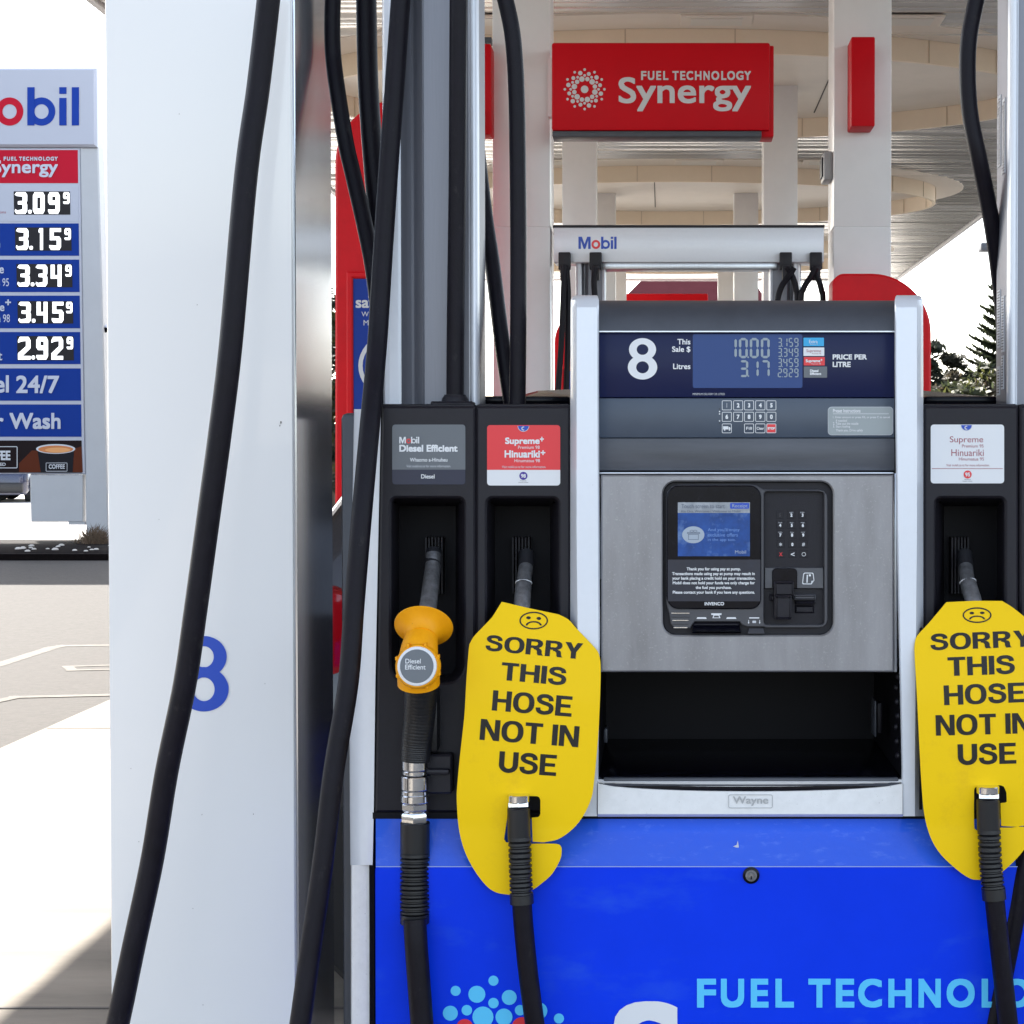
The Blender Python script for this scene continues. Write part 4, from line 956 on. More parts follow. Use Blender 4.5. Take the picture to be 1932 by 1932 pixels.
def cyl(a, u, v0, v1, r, m, Y=2.905, n=28, du=0): 
    p0, p1 = P(u, v0, Y), P(u + du, v1, Y); L_ = (p1 - p0).length; a.lathe(p0, p1 - p0, [(0, px * (r - 1)), (.0012, px * r), (L_ - .0012, px * r), (L_, px * (r - 1))], m, n)
cyl(a, 784, 1433, 1452, 25.5, chrome); cyl(a, 784, 1453, 1461, 24.5, chrome); cyl(a, 784, 1463, 1489, 27, chrome); cyl(a, 783.5, 1490, 1499, 26, chrome, n=20); cyl(a, 783.5, 1499, 1513, 27, chrome)
hexnut(a, P(783.5, 1514, 2.905), P(783.5, 1528, 2.905), px * 26, chrome); cyl(a, 783, 1528, 1533, 22, chrome); hexnut(a, P(783, 1532, 2.905), P(783, 1552, 2.905), px * 26.5, chrome); a.build('swivel_coupling', dn, 25)
a = MB(); cyl(a, 783, 1551, 1612, 27.3, rubberd); ribbed(a, [(783, 1611, 2.9), (782.5, 1670, 2.895), (782.5, 1726, 2.89)], px * 27.3, rubberd, 14, .0032)
cyl(a, 782.5, 1724, 1742, 27, rubberd, 2.888); a.build('strain_relief', dn)
a = MB(); hp = cat([P(782.5, 1735, 2.868), P(785, 1780, 2.862), P(790, 1850, 2.858), P(796, 1932, 2.855), P(804, 2060, 2.85), P(806, 2120, 2.85)], 10); a.tube(hp, px * 21.3, rubber, 24); a.build('hose', dn)

def petrol(label, s_pts, ring_uv, c_u, c_v, slv, ribs, collar, hpts, Yh=2.87):
    n_ = thing('fuel_nozzle', label, 'fuel nozzle', P(c_u, 1300, 2.9), 'fuel nozzles resting in the dispenser')
    a = MB(); sp = cat([P(*p) for p in s_pts], 8); m = len(sp)
    a.tube(sp, [px * (14.0 if i < m * .5 else 15.6) for i in range(m)], spout_m, 24)
    a.build('spout', n_)
    a = MB(); a.tube(sp[:int(m * .28)], px * 15.2, spout_tip, 24); a.build('spout_tip', n_)
    d = (sp[-1] - sp[-3]).normalized(); a = MB()
    rp = min(sp, key=lambda q: (q - P(ring_uv[0], ring_uv[1], q.y)).length)
    a.lathe(rp - d * .0012, d, [(0, px * 15), (.0005, px * 16.4), (.002, px * 16.4), (.0028, px * 15)], pwhite, 24); a.build('spout_band', n_)
    a = MB(); a.tube(cat([sp[-1], P(s_pts[-1][0] - 2, 1200, 2.945), P(c_u - 4, 1280, 2.935), P(c_u - 2, 1400, 2.925), P(c_u, c_v + 2, 2.90)], 5), [px * (17 + 6 * math.sin(math.pi * i / 20)) for i in range(21)], rubberd, 20); a.build('body', n_)
    a = MB()
    cyl(a, c_u, c_v - 4, c_v + 10, 21, chrome, 2.868); hexnut(a, P(c_u, c_v + 9, 2.868), P(c_u + .3, c_v + 22, 2.866), px * 20.8, chrome); a.build('swivel_coupling', n_, 25)
    a = MB(); cyl(a, c_u, c_v + 21, slv, 21, rubberd, 2.863, du=1); ribbed(a, ribs, px * 21.4, rubberd, 12, .0026)
    a.tube([P(*collar[0]), P(*collar[1])], px * 22, rubberd, 24); a.build('strain_relief', n_)
    a = MB(); a.tube(cat([P(*p) for p in hpts], 10), px * 18.2, rubber, 24); a.build('hose', n_)
    return n_
petrol('petrol nozzle hung behind the yellow tag next to the orange diesel nozzle', [(993, 1044, 3.03), (992, 1070, 3.01), (988, 1100, 2.98), (985, 1142, 2.945), (984, 1175, 2.93)], (987, 1099), 978.5, 1503, 1582,
       [(980.5, 1580, 2.862), (982, 1640, 2.856), (984, 1692, 2.85)], ((984, 1688, 2.85), (984.7, 1705, 2.849)), [(984.6, 1700, 2.849), (988, 1750, 2.848), (997, 1840, 2.848), (1009, 1932, 2.848), (1026, 2060, 2.85), (1030, 2120, 2.85)])
petrol('petrol nozzle hung behind the tag below the white Supreme sticker', [(1820, 1044, 3.03), (1822, 1070, 3.01), (1826, 1098, 2.98), (1837, 1135, 2.945), (1843, 1165, 2.93)], (1825, 1097), 1864, 1487, 1566,
       [(1866, 1566, 2.862), (1869, 1630, 2.856), (1874, 1680, 2.85)], ((1874, 1676, 2.85), (1876, 1697, 2.849)), [(1876, 1692, 2.849), (1882, 1750, 2.848), (1892, 1840, 2.848), (1902, 1932, 2.848), (1914, 2060, 2.85), (1916, 2120, 2.85)])

# ------------------------------------------------------------------ yellow tags
def tag_surface(v, u, cu):
    t = max(0, (1330 - v)) / 200
    return 2.884 + .035 * t ** 1.6 + .006 * ((u - cu) / 120) ** 2 - .007 * math.sin((v - 1330) / 120) - (.010 * max(0, v - 1560) / 130)
def make_tag(label, out, cu, face, lines, rot):
    t = thing('warning_tag', label, 'tag', P(cu, 1400, 2.87), 'yellow out of use tags')
    bm = bmesh.new(); vs2 = [bm.verts.new((u, v, 0)) for u, v in out]
    tri = tessellate_polygon([[Vector((u, v, 0)) for u, v in out]])
    for f in tri:
        try: bm.faces.new([vs2[i] for i in f])
        except ValueError: pass
    v = 1100
    while v < 1700:
        bmesh.ops.bisect_plane(bm, geom=bm.verts[:] + bm.edges[:] + bm.faces[:], plane_co=(0, v, 0), plane_no=(0, 1, 0)); v += 14
    u = cu - 140
    while u < cu + 150:
        bmesh.ops.bisect_plane(bm, geom=bm.verts[:] + bm.edges[:] + bm.faces[:], plane_co=(u, 0, 0), plane_no=(1, 0, 0)); u += 35
    bmesh.ops.recalc_face_normals(bm, faces=bm.faces[:])
    bm.verts.index_update()
    fv = [P(q.co.x, q.co.y, tag_surface(q.co.y, q.co.x, cu)) for q in bm.verts]; nf = len(fv)
    bv = [q + Vector((0, .002, 0)) for q in fv]
    faces = [[q.index for q in f.verts] for f in bm.faces]
    a = MB(); a.add(fv, faces, yellow); a.add(bv, faces, yellow)
    bd = [(e.verts[0].index, e.verts[1].index) for e in bm.edges if len(e.link_faces) == 1]; bm.free()
    a.add(fv + bv, [(i, j, nf + j, nf + i) for i, j in bd], tagedge)
    a.build('sheet', t)
    a = MB(); fn = lambda u, v: P(u, v, tag_surface(v, u, cu) - .0006)
    fu, fvv, ru, rv = face
    ring(a, fu, fvv, ru, rv, 2.6, 0, ink, fn)
    for s in (-1, 1): flat(a, ell(fu + s * ru * .36, fvv - rv * .28 + s * rot * .12, ru * .16, rv * .17, 14), 0, ink, fn)
    mo = [(fu + ru * .56 * math.cos(R(k)), fvv + rv * .55 - rv * .5 * math.sin(R(k))) for k in range(0, 181, 12)]
    mi_ = [(fu + ru * .43 * math.cos(R(k)), fvv + rv * .55 - rv * .34 * math.sin(R(k))) for k in range(180, -1, -12)]
    flat(a, mo + mi_, 0, ink, fn)
    for s_, cu_, cv_, w, h_, rt in lines: block(a, s_, (cu_ - w / 2, cv_ - h_ / 2, cu_ + w / 2, cv_ + h_ / 2), ink, rt, fn)
    a.build('lettering', t, 0); return t
Z1 = lambda x, y: (696 + .30014 * x * 1.5515, 1095.5 + .30014 * y * 1.5515)
def Z1(x, y): return 696 + .30014 * x, 1095.5 + .30014 * y
def sm(pts, per=4):
    return [(p.x, p.y) for p in cat([Vector((x, y, 0)) for x, y in pts], per)]
right = sm([(1195, 213), (1255, 245), (1310, 306), (1425, 428), (1450, 480), (1457, 560), (1452, 760), (1440, 1000), (1415, 1270), (1398, 1370), (1350, 1475), (1280, 1562), (1190, 1625), (1100, 1645)])
slot = [(1030, 1641), (1026, 1560), (1024, 1490), (1060, 1487)] + sm([(1072, 1480), (1078, 1465)], 2) + sm([(1078, 1380), (1070, 1362), (1055, 1355)], 2) + sm([(900, 1352), (884, 1358), (877, 1372)], 2) + [(868, 1500), (850, 1625), (862, 1645), (1000, 1655)]
hook = sm([(1060, 1653), (1180, 1655), (1207, 1672), (1212, 1705), (1200, 1760), (1150, 1845), (1090, 1900), (1035, 1940), (960, 1974), (880, 1975)])
left = sm([(880, 1975), (800, 1960), (735, 1915), (660, 1815), (600, 1695), (565, 1555), (553, 1400), (555, 1290), (575, 1080), (600, 850), (612, 640), (628, 430), (640, 385), (665, 345), (720, 287), (770, 235), (800, 190), (835, 133)])
out = [Z1(*p) for p in [(835, 133), (1020, 176)] + right + slot + hook + left[1:-1]]
def c1(s_, x, y, w, h_, rt): u, v = Z1(x, y); return (s_, u, v, w * .30014, h_ * .30014, rt)
fu, fv_ = Z1(1036, 251)
make_tag('SORRY THIS HOSE NOT IN USE yellow tag with hooked end, beside the orange nozzle', out, 1000, (fu, fv_, 27, 16.8),
         [c1('SORRY', 1040, 417, 610, 100, 5.2), c1('THIS', 1038, 586, 412, 112, 5), c1('HOSE', 1027, 772, 502, 128, 4.6), c1('NOT IN', 1010, 958, 622, 132, 4.4), c1('USE', 999, 1150, 362, 132, 4)], 5)
def Z3(x, y): return 1675.4 + .33356 * x / 1.0 * 1.0 * (1.0), 1095.5 + .33356 * y
right = sm([(645, 115), (700, 148), (770, 203), (850, 270), (895, 330), (905, 420), (900, 700), (890, 1000), (885, 1180), (870, 1300), (830, 1370), (790, 1390), (720, 1392)])
slot = [(640, 1388), (637, 1300), (637, 1258), (662, 1256), (672, 1250)] + sm([(670, 1200), (655, 1165), (630, 1157)], 2) + sm([(505, 1165), (492, 1172), (487, 1185)], 2) + [(486, 1300), (488, 1400), (500, 1412), (640, 1397)]
hook = sm([(700, 1397), (780, 1385), (800, 1400), (805, 1450), (770, 1520), (720, 1580), (655, 1640), (590, 1685), (520, 1693)])
left = sm([(520, 1693), (470, 1687), (400, 1643), (300, 1550), (240, 1450), (205, 1320), (190, 1160), (178, 950), (162, 620), (150, 420), (152, 350), (168, 308), (228, 243), (330, 122)])
out = [Z3(*p) for p in [(330, 122), (490, 114)] + right + slot + hook + left[1:-1]]
def c3(s_, x, y, w, h_, rt): u, v = Z3(x, y); return (s_, u, v, w * .33356, h_ * .33356, rt)
fu, fv_ = Z3(504, 195)
make_tag('yellow tag reading SORRY THIS HOSE NOT IN USE, hung below the white Supreme sticker', out, 1850, (fu, fv_, 27.3, 14.8),
         [c3('SORRY', 528, 337, 575, 93, -2.2), c3('THIS', 528, 480, 380, 106, -2), c3('HOSE', 545, 640, 458, 112, -2.2), c3('NOT IN', 540, 812, 540, 116, -1.5), c3('USE', 560, 980, 330, 118, -1.6)], -2)

# ------------------------------------------------------------------ price sign
YS_ = 27.7
PS = thing('price_sign', 'tall roadside price sign with Mobil header and five fuel prices', 'price sign', P(40, 1030, YS_))
cabm = M('sign_cabinet', (.46, .48, .56), .4, coat=.1); postm = M('sign_post_grey', (.50, .51, .53), .45, var=.04, vscale=2)
sblue = M('sign_blue', (.005, .038, .27), .5, spec=.12); sred = M('sign_red', (.52, .008, .030), .5, spec=.12); ledbg = M('led_window', (.016, .014, .017), .4, spec=.2)
led = M('led_white', (1, 1, 1), .5, emit=.35); slet = M('sign_letter_pale', (.55, .58, .68), .4)
def zs(x, y): return .18348 * x, 96.66 + .18348 * y
def zsb(x0, y0, x1, y1): return (*zs(x0, y0), *zs(x1, y1))
a = MB(); a.plate([[(-160, 127), (181, 127), (182.5, 277), (-158, 277)]], YS_ - .12, YS_ + .3, cabm, .04, back=True); hc = a.build('header_cabinet', PS, 30)
a = MB(); Yq = YS_ - .125; sb_ = M('logo_blue', (.008, .045, .33), .5, spec=.15)
p0 = zs(-478, 370); logo(a, lambda x, y: P(p0[0] + x, p0[1] + y, Yq), 0, 72.2, (sb_, sred, sb_), .105); a.build('logo', hc, 0)
a = MB()
pst = [(150, 278), (185, 278), (206, 1040), (163, 1040)]
a.plate([pst], YS_ - .05, YS_ + .25, postm, .02, back=True); a.build('post', PS, 30)
a = MB(); a.plate([[(-160, 278), (-126, 278), (-112, 1040), (-148, 1040)]], YS_ - .05, YS_ + .25, postm, .02, back=True); a.build('post', PS, 30)
a = MB(); a.plate([[(-126, 279), (150, 279), (160, 894), (-116, 894)]], YS_ - .055, YS_ + .2, cabm, .01, back=True); bd = a.build('panel_frame', PS, 30)
rows = [(283, 345.5, sred), (350.5, 417.5, cabm), (421.5, 482.5, sblue), (489.7, 551, sblue), (557.7, 619.4, sblue), (626.4, 687, sblue), (695, 756, sblue), (763, 824, sblue), (831, 892, M('coffee_poster', (.014, .008, .009), .5, spec=.1))]
prices = {1: ('309', (25.7, 361, 132, 405)), 2: ('315', (28, 429, 134.5, 473)), 3: ('334', (30.7, 498, 136, 542)), 4: ('345', (32.7, 568, 137.5, 610.5)), 5: ('292', (32, 634, 138.7, 680))}
DIG = {'0': [[(.0, .15), (.15, 0), (.85, 0), (1, .15), (1, .85), (.85, 1), (.15, 1), (0, .85)], [(.36, .24), (.36, .76), (.64, .76), (.64, .24)]],
       '9': [[(0, .15), (.15, 0), (.85, 0), (1, .15), (1, .85), (.85, 1), (.12, 1), (0, .88), (0, .8), (.64, .8), (.64, .58), (.15, .58), (0, .46)], [(.35, .2), (.35, .38), (.64, .38), (.64, .2)]],
       '3': [[(.0, .12), (.15, 0), (.85, 0), (1, .12), (1, .4), (.93, .49), (1, .58), (1, .87), (.85, 1), (.15, 1), (0, .88), (.05, .78), (.2, .84), (.6, .8), (.64, .76), (.64, .58), (.26, .56), (.26, .42), (.64, .4), (.64, .2), (.2, .18)]],
       '1': [[(.3, .0), (.68, 0), (.68, 1), (.36, 1), (.36, .2), (.2, .2), (.2, .08)]],
       '5': [[(.05, 0), (1, 0), (1, .17), (.38, .17), (.38, .38), (.85, .38), (1, .5), (1, .87), (.85, 1), (.15, 1), (0, .88), (.0, .78), (.64, .8), (.64, .55), (.05, .55)]],
       '4': [[(.0, 0), (.34, 0), (.34, .48), (.6, .48), (.6, .0), (.92, .0), (.92, 1), (.6, 1), (.6, .64), (0, .64)]],
       '2': [[(0, .15), (.15, 0), (.85, 0), (1, .15), (1, .5), (.36, .84), (1, .84), (1, 1), (0, 1), (0, .72), (.64, .42), (.64, .18), (.3, .2), (0, .26)]]}
def ldig(a, ch, u0, v0, u1, v1, Y):
    pl = DIG[ch]; mp = lambda l: [(u0 + x * (u1 - u0), v0 + y * (v1 - v0)) for x, y in l]
    flat(a, mp(pl[0]), Y, led, holes=[mp(q) for q in pl[1:]])
for i, (v0, v1, m) in enumerate(rows):
    sk = (v0 - 283) * .0135
    a = MB(); a.plate([[(-120 + sk, v0), (146.5 + sk, v0), (147.3 + sk, v1), (-119 + sk, v1)]], YS_ - .06, YS_ - .05, m); pn = a.build('service_panel' if i in (6, 7, 8) else 'name_panel' if i == 0 else 'price_panel', bd, 0)
    a = MB(); Yt = YS_ - .064
    if i == 0:
        fueltech(a, zsb(38, 1085, 595, 1126), Yt, slet, .45, layer=.001); text(a, 'Synergy', zsb(-75, 1118, 597, 1296), Yt, slet, .8, layer=.001); dots(a, -45, 314, .1, .1, Yt, slet, slet)
    if i in prices:
        s_, (u0, w0, u1, w1) = prices[i]; flat(a, [(u0, w0), (u1, w0), (u1 + .8, w1), (u0 + .8, w1)], Yt, ledbg); Yd = Yt - .004
        dw = 22; hh = w1 - w0
        du = (u0 + 2, u0 + 36.5, u0 + 65)
        for k, ch in enumerate(s_): ldig(a, ch, du[k] if not (ch == '1' and k == 1) else du[k] + 5, w0 + 1.5, du[k] + dw + (0 if k else 1.5), w1 - 1.5, Yd)
        flat(a, rrect(u0 + 27.5, w1 - 9, u0 + 34, w1 - 2, 2.4), Yd, led); ldig(a, '9', u1 - 12.8, w0 + 1.5, u1 - .8, w0 + hh * .54, Yd)
    if i == 1: text(a, 'promotions', (-30, 398, 11.3, 404), Yt, pmaroon, layer=.001)
    if i == 2: text(a, 'Extra', (-60, 432, -16, 452), Yt, slet, .4, layer=.001); text(a, 'Regular 91', (-60, 458, 0, 470), Yt, slet, layer=.001)
    if i == 3: text(a, 'Supreme', (-62, 499, 7.5, 521), Yt, slet, .4, layer=.001); text(a, 'Premium 95', (-48, 525, 16.7, 540), Yt, slet, layer=.001)
    if i == 4: text(a, 'Supreme', (-62, 571, 8.5, 592), Yt, slet, .4, layer=.001); text(a, '+', (10, 565, 21, 576), Yt, slet, .6, layer=.001); text(a, 'Premium 98', (-48, 593, 18.5, 608), Yt, slet, layer=.001)
    if i == 5: text(a, 'Diesel', (-62, 636, -10, 654), Yt, slet, .4, layer=.001); text(a, 'Efficient', (-62, 662, 4.5, 680), Yt, slet, .3, layer=.001)
    if i == 6: text(a, 'Fuel', (-50, 708, 17, 741), Yt, slet, 1.1, layer=.001); text(a, '24/7', (30.5, 708.5, 112, 742), Yt, slet, 1.1, layer=.001)
    if i == 7: text(a, 'Car', (-56, 779, 7, 809.5), Yt, slet, 1.1, layer=.001); text(a, 'Wash', (18, 779, 114.5, 809.5), Yt, slet, 1.1, layer=.001)
    if i == 8:
        glow = M('poster_rust', (.11, .025, .010), .5, spec=.1); cofm = M('poster_coffee', (.62, .20, .05), .4); cup = M('poster_cup', (.014, .014, .019), .5, spec=.1)
        flat(a, [(36, 874), (60, 850), (72, 850), (78, 891), (36, 891)], Yt, glow); flat(a, [(136, 848), (154, 842), (156, 891), (134, 891)], Yt, glow)
        flat(a, [(70, 846), (140, 846), (137, 891.5), (77, 891.5)], Yt - .003, cup)
        flat(a, ell(105, 847, 37, 9.2), Yt - .004, pwhite2); flat(a, ell(105, 847.6, 33, 7), Yt - .006, cofm); flat(a, ell(109, 849, 24, 4.6), Yt - .008, M('poster_crema', (.80, .36, .12), .4))
        frame(a, 86.5, 873, 127, 889.5, 1.5, .9, Yt - .006, pwhite2); text(a, 'COFFEE', (92, 876, 122.5, 884.5), Yt - .006, pwhite2, .3, layer=.001)
        frame(a, -52, 842, 33, 883.5, 2.5, 1.4, Yt - .003, pwhite2); text(a, 'COFFEE', (-44, 850, 20, 868.5), Yt - .003, pwhite2, .9, layer=.001); text(a, 'ROASTED', (-30, 873, 11, 879), Yt - .003, pwhite2, .2, layer=.001)
    if a.v: a.build('lettering' if i in (0, 6, 7) else 'poster_print' if i == 8 else 'price_digits', None if False else bd, 0)
a = MB(); a.plate([[(56.6, 896), (156, 896), (156.5, 985), (58, 985)]], YS_ - .04, YS_ + .2, postm, .01, back=True); a.plate([[(129, 985), (160, 985), (161, 990.5), (129, 990.5)]], YS_ - .03, YS_ + .15, postm); a.build('switch_box', PS, 30)
cm = MB(); pc = P(199, 621, YS_ + .1); cm.box(pc.x - .1, pc.x, pc.y - .03, pc.y + .03, pc.z + .02, pc.z + .05, postm, .005); cm.lathe(pc + Vector((-.01, 0, .02)), (.35, -.8, -.45), [(-.06, .03), (-.05, .05), (.05, .05), (.07, .045)], cabm, 16); cm.lathe(pc + Vector((.015, -.06, -.015)), (.35, -.8, -.45), [(0, .042), (.02, .038)], blackg, 16)
cm.build('security_camera', label='small white security camera on the edge of the price sign post', cat='camera', kind='thing')
tf = MB(); dry = M('dry_grass', (.14, .095, .06), .8, var=.4, vscale=30)
for i in range(420):
    bx_ = random.gauss(178, 17); p = P(bx_, 1036, 27.0 + random.uniform(-.4, .5)); p.z = .06
    h_ = random.uniform(.12, .34) * max(.35, 1 - abs(bx_ - 178) / 60); dx = random.gauss(0, .12); dy = random.gauss(0, .1); w_ = .006
    tf.add([p + Vector((-w_, 0, 0)), p + Vector((w_, 0, 0)), p + Vector((dx * .5 + w_ * .7, dy * .5, h_ * .7)), p + Vector((dx, dy, h_)), p + Vector((dx * .5 - w_ * .7, dy * .5, h_ * .7))], [(0, 1, 2, 3, 4)], dry)
tf.build('dry_grass_tuft', smooth=0, label='tuft of dry brown grass at the foot of the price sign', cat='grass tuft', kind='thing')

# ------------------------------------------------------------------ cars
glass = M('car_glass', (.012, .014, .018), .06, coat=.5)
tyre = M('tyre', (.012, .012, .013), .8); rim = M('alloy_rim', (.45, .46, .48), .3, metal=.8); tail = M('tail_lamp', (.35, .004, .010), .12, coat=.6); plast = M('dark_trim', (.02, .02, .022), .5); lampc = M('head_lamp', (.6, .6, .62), .1, coat=.6)
def make_car(label, col, loc, rz, Lc=4.3, Hc=1.55, Wc=1.8, group=None, name='parked_car'):
    t = thing(name, label, 'car', (0, 0, 0), group)
    paint = M('car_paint', col, .25, coat=.8, metal=.2, crough=.04)
    x0 = -Lc / 2; w = Wc / 2
    # stations along the length (x): roof/bonnet height, half width at belt, half width at top
    st = [(0, .78, .80, .78), (.04, .92, .88, .80), (.10, 1.0, .95, .84), (.30, 1.04, .985, .86), (.62, Hc - .13, 1, .74), (1.0, Hc - .03, 1, .73), (1.7, Hc, 1, .74), (2.35, Hc - .06, 1, .72), (3.05, 1.02, 1, .82), (3.5, .96, .97, .84), (3.95, .86, .93, .82), (4.2, .72, .86, .78), (4.3, .60, .80, .74)]
    a = MB(); lo = []
    for x, h_, wb, wt in st:
        x = x0 + x * Lc / 4.3; bz = min(.93, h_ - .06); b = w * wb
        lo.append([Vector((x, s * q, z)) for s, q, z in ((-1, b * .90, .22), (-1, b * .985, .34), (-1, b, .62), (-1, b * .97, bz), (-1, w * wt, h_ - .04), (-1, w * wt * .86, h_), (1, w * wt * .86, h_), (1, w * wt, h_ - .04), (1, b * .97, bz), (1, b, .62), (1, b * .985, .34), (1, b * .90, .22))])
    a.loft(lo, paint, True, True, True); a.build('body', t, 40)
    a = MB()
    def side(i0, i1, ins):
        for s in (0, 1):
            q = []
            for f0, f1 in ((ins, .12), (1 - ins, .12), (1 - ins, .86), (ins, .86)):
                A = lo[i0]; B = lo[i1]; ia, ib_ = (3, 4) if s == 0 else (8, 7)
                p = A[ia].lerp(B[ia], f0).lerp(A[ib_].lerp(B[ib_], f0), f1); p.y += -.006 if s == 0 else .006; q.append(p)
            a.add(q, [(0, 1, 2, 3)], glass)
    side(4, 5, .02); side(5, 6, .04); side(6, 7, .04)
    def endglass(i0, i1, dz):
        A, B = lo[i0], lo[i1]
        q = [A[5].lerp(A[6], .02), A[5].lerp(A[6], .98), B[6].lerp(B[5], .04), B[6].lerp(B[5], .96)]
        q = [q[0].lerp(q[3], .1), q[1].lerp(q[2], .1), q[1].lerp(q[2], .9), q[0].lerp(q[3], .9)]
        n = (q[1] - q[0]).cross(q[3] - q[0]).normalized(); n = n if n.z > 0 else -n
        a.add([p + n * .006 for p in q], [(0, 1, 2, 3)], glass)
    endglass(3, 4, 0); endglass(7, 8, 0); a.build('windows', t, 0)
    for x in (.75, 3.42):
        for s in (-1, 1):
            a = MB(); c = Vector((x0 + x * Lc / 4.3, s * (w - .2), .32)); a.lathe(c, (0, s, 0), [(0, .30), (.02, .32), (.17, .32), (.20, .30), (.203, .22)], tyre, 28)
            wh = a.build('wheel', t, 30)
            a = MB(); a.lathe(c + Vector((0, s * .185, 0)), (0, s, 0), [(0, .215), (.018, .21), (.012, .19), (.012, .06), (.02, .05)], rim, 10); a.build('rim', wh)
    for s in (-1, 1):
        a = MB(); a.box(x0 + .03, x0 + .55, s * w * .88 - .10, s * w * .88 + .11, .84, 1.07, tail, .045); a.build('tail_lamp', t)
        a = MB(); a.box(-x0 - .30, -x0 - .04, s * w * .70 - .16, s * w * .70 + .12, .60, .72, lampc, .03); a.build('headlamp', t)
        a = MB(); a.box(.62, .80, s * (w + .02) - .09, s * (w + .02) + .09, .95, 1.08, plast, .03); a.build('mirror', t)
    a = MB(); a.box(x0 - .06, x0 + .2, -w * .84, w * .84, .28, .58, plast, .06); a.box(-x0 - .2, -x0 + .05, -w * .80, w * .80, .24, .46, plast, .06); a.build('bumper', t)
    t.location = loc; t.rotation_euler = (0, 0, rz)
    return t
make_car('dark hatchback refuelling behind the front dispenser, its red tail lamp showing', (.010, .010, .016), (.82, 5.35, 0), 0, Hc=1.6)
make_car('blue hatchback parked on the far street under the price sign', (.008, .014, .05), (P(18, 900, 55).x, 55, 0), R(100), group='cars parked across the street')
make_car('grey hatchback parked on the far street beside the blue one', (.07, .075, .08), (P(92, 900, 57).x, 57, 0), R(8), group='cars parked across the street')
make_car('black hatchback parked at the far end of the street row', (.02, .02, .022), (P(-70, 900, 56).x, 56, 0), R(8), group='cars parked across the street')

# ------------------------------------------------------------------ trees, lamp, house
bark = M('bark', (.09, .065, .05), .9, bump=.5, bscale=30)
def leafmat(c):
    m = M('foliage', c, .6, spec=.2); t = m.node_tree; p = t.nodes['Principled BSDF']
    tr = t.nodes.new('ShaderNodeBsdfTranslucent'); tr.inputs[0].default_value = (*[min(1, x * 1.2) for x in c], 1)
    mx = t.nodes.new('ShaderNodeMixShader'); mx.inputs[0].default_value = .42
    t.links.new(p.outputs[0], mx.inputs[1]); t.links.new(tr.outputs[0], mx.inputs[2]); t.links.new(mx.outputs[0], t.nodes['Material Output'].inputs[0]); return m
lf = [leafmat(c) for c in ((.022, .028, .018), (.036, .044, .020), (.062, .064, .020), (.028, .030, .021), (.058, .048, .030))]
def bush_tree(label, x, y, h_, rad, clumps, pal, seed, name='leafy_tree', zb=.25):
    rn = random.Random(seed); t = thing(name, label, 'tree', (x, y, 0), 'trees beyond the forecourt')
    a = MB(); a.tube(cat([Vector((x, y, 0)), Vector((x + .1, y, h_ * .3)), Vector((x - .1, y + .1, h_ * .45)), Vector((x, y, h_ * .62))], 4), [.16 - .011 * i for i in range(13)], bark, 8)
    for k in range(7):
        an = rn.uniform(0, 6.28); z = h_ * rn.uniform(.25, .7); a.tube([Vector((x, y, z)), Vector((x + math.cos(an) * rad * .4, y + math.sin(an) * rad * .4, z + h_ * .1)), Vector((x + math.cos(an) * rad * .8, y + math.sin(an) * rad * .8, z + h_ * .16))], [.06, .04, .015], bark, 6)
    a.build('trunk', t)
    a = MB()
    for c in range(int(clumps * 1.7)):
        an = rn.uniform(0, 6.28); rr = rad * math.sqrt(rn.random()); zz = h_ * (zb + (1 - zb) * rn.random() ** .75 * (1 - .5 * (rr / rad) ** 2))
        cc = Vector((x + rr * math.cos(an), y + rr * math.sin(an), zz)); cr = rn.uniform(.16, .36) * rad * .55; m = lf[rn.choice(pal)]
        for k in range(110):
            d = Vector((rn.gauss(0, 1), rn.gauss(0, 1), rn.gauss(0, .55))) * cr * .6; p = cc + d; s_ = rn.uniform(.05, .12)
            n1 = Vector((rn.gauss(0, 1), rn.gauss(0, 1), rn.gauss(0, .6))).normalized(); n2 = n1.orthogonal().normalized()
            a.add([p - n1 * s_ * 1.4, p + n2 * s_ * .5, p + n1 * s_ * 1.4, p - n2 * s_ * .5], [(0, 1, 2, 3)], m)
    a.build('crown', t, 0); return t
def tx(u, Y): return PX(u, Y, 800)
bush_tree('dark shaggy tree behind the red totem shoulder', tx(1778, 46), 46, 4.4, 1.0, 75, (0, 3, 0, 3), 3, zb=.15)
bush_tree('olive green bushy tree in front of the pine', tx(1835, 44), 44, 3.9, 1.15, 80, (1, 2, 1, 4), 5, zb=.1)
bush_tree('low bright green shrub between the dark tree and the pine', tx(1800, 42), 42, 3.3, 1.5, 75, (2, 1, 2, 1), 8, zb=.1)
bush_tree('olive tree hidden behind the stickered tower', tx(1925, 45), 45, 4.0, 1.4, 60, (1, 3, 4), 9, zb=.1)
bush_tree('tall tree seen in the gap beside the poster totem', tx(622, 46), 46, 5.6, 1.6, 80, (1, 2, 0), 11, zb=.1)
bush_tree('small tree glimpsed between price sign and white column', tx(206, 62), 62, 5.5, 1.1, 60, (1, 2, 4), 12, zb=.1)
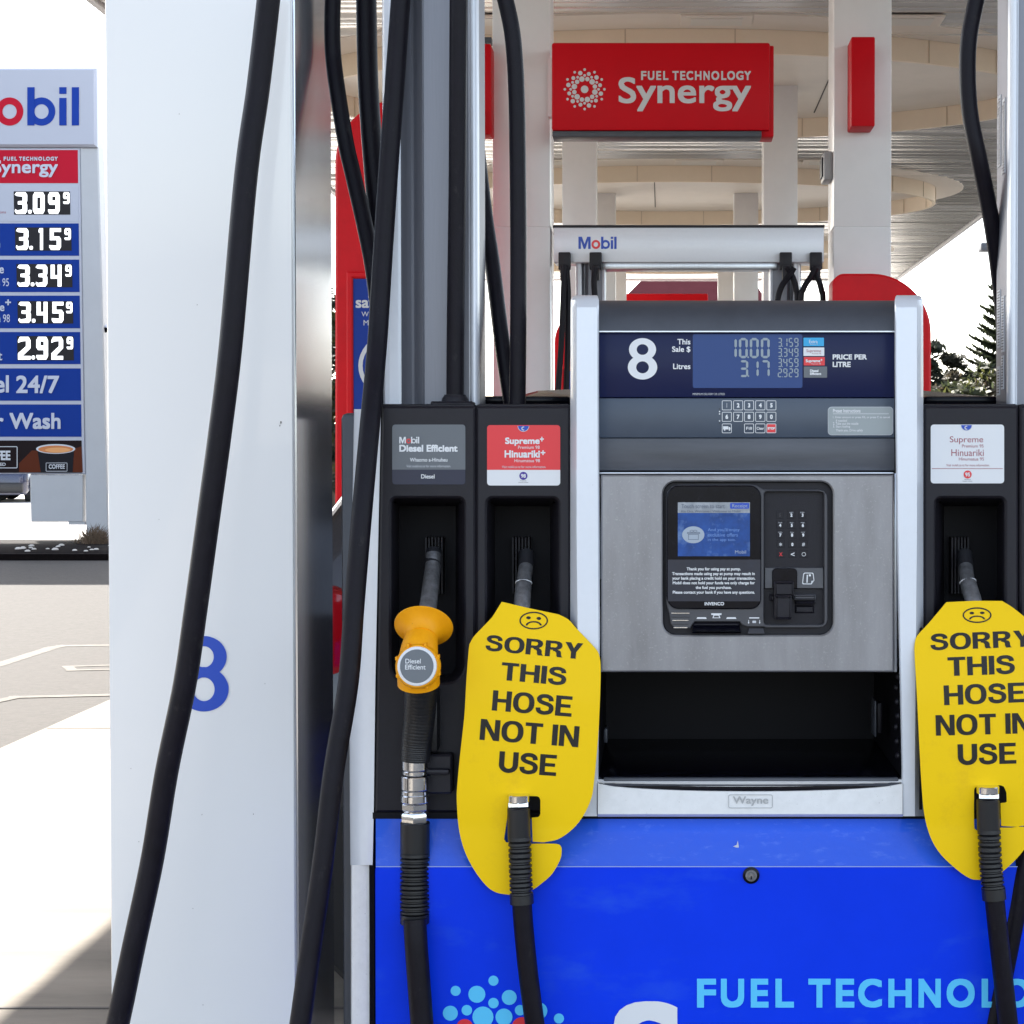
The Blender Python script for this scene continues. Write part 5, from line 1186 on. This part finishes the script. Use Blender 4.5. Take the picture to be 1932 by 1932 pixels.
def pine(label, u, Y, h_):
    rn = random.Random(21); x = tx(u, Y); t = thing('pine_tree', label, 'tree', (x, Y, 0), 'trees beyond the forecourt')
    a = MB(); a.tube([Vector((x, Y, 0)), Vector((x, Y, h_ * .5)), Vector((x, Y, h_))], [.13, .08, .015], bark, 8); a.build('trunk', t)
    a = MB(); z = 1.0
    while z < h_ - .1:
        L_ = .25 + (h_ - z) * .33; nb = 7; ph = rn.uniform(0, 6.28)
        for k in range(nb):
            an = ph + 6.283 * k / nb + rn.uniform(-.15, .15); d = Vector((math.cos(an), math.sin(an), 0)); lk = L_ * rn.uniform(.85, 1.08); sd = Vector((-d.y, d.x, 0))
            for i in range(34):
                f = i / 33; p = Vector((x, Y, z)) + d * lk * f + Vector((0, 0, (.08 * f + .22 * f * f) * lk))
                wd_ = (.26 * (1 - f) ** .7 + .03) * (1 if f > .12 else .4); m = lf[rn.choice((0, 1, 1, 3))]
                for s in (-1, 1):
                    tip = p + sd * s * wd_ * rn.uniform(.8, 1.2) + d * .10 + Vector((0, 0, .06 + rn.uniform(0, .05))); a.add([p - d * .05, p + d * .06, tip], [(0, 1, 2)], m)
                tip = p + Vector((0, 0, .10 * (1 - f) + .03)) + d * .07; a.add([p - sd * .022, p + sd * .022, tip], [(0, 1, 2)], m)
                for q_ in range(2):
                    tip = p + Vector((rn.uniform(-.08, .08), rn.uniform(-.08, .08), -rn.uniform(.12, .34) * (1 - f) ** .8 * min(1, 3 * f + .3))); a.add([p - d * .06, p + d * .06, tip], [(0, 1, 2)], m)
        z += .34 - .012 * z
    a.build('crown', t, 0)
pine('dark pine with tiers of upswept pointed branches beyond the forecourt', 1902, 46, 6.1)
lp = thing('street_lamp', 'grey floodlight head on a pole, seen against the sky', 'street lamp', (tx(1905, 40), 40, 0))
a = MB(); a.tube([Vector((tx(1905, 40), 40, 0)), Vector((tx(1905, 40), 40, PZ(455, 40)))], [.07, .045], greycap, 10); a.build('pole', lp)
a = MB(); p0 = P(1848, 464, 40); p1 = P(1884, 470, 40); a.box(p0.x, p1.x, 39.8, 40.2, p1.z - .05, p0.z + .05, greycap, .02); a.build('lamp_head', lp)
a = MB(); a.tube([P(1880, 466, 40), P(1905, 462, 40)], .03, greycap, 8); a.build('bracket', lp)
Yh = 62.0
hs = thing('house', 'house with a maroon roof far beyond the canopy end', 'house', (PX(1280, Yh), Yh, 0))
roofm = M('maroon_roof', (.055, .018, .023), .9, var=.1, vscale=2, spec=0); wallm = M('house_wall', (.55, .47, .38), .8)
xh0, xh1 = PX(1150, Yh), PX(1460, Yh); zr, ze = PZ(509, Yh), PZ(590, Yh)
a = MB(); a.box(xh0 + .4, xh1 - .4, Yh + .4, Yh + 8, 0, ze, wallm); a.build('wall', hs, 0)
a = MB(); a.add([(xh0, Yh, ze), (xh1, Yh, ze), (xh1, Yh + 8.4, ze), (xh0, Yh + 8.4, ze), (PX(1212, Yh), Yh + 3, zr), (xh1 - .6, Yh + 3, zr)], [(0, 1, 5, 4), (2, 3, 4, 5), (0, 4, 3), (1, 2, 5), (0, 3, 2, 1)], roofm); a.build('roof', hs, 0)
a = MB(); a.box(-1.0, .1, Yh + .38, Yh + .42, 1.0, 2.2, glass); a.build('window', hs, 0)
hb_ = MB(); Yk = 33.0
hb_.pbox(1172, 1336, 554, 690, Yk, Yk + .12, signred, .02); hb_.build('name_board', label='far red board low between the columns under the maroon roof', cat='sign', kind='thing')
hb_ = MB(); hb_.pbox(1392, 1408, 552, 690, Yk, Yk + .12, signred, .02); hb_.build('blade_sign', label='far narrow red blade sign under the distant header', cat='sign', kind='thing')
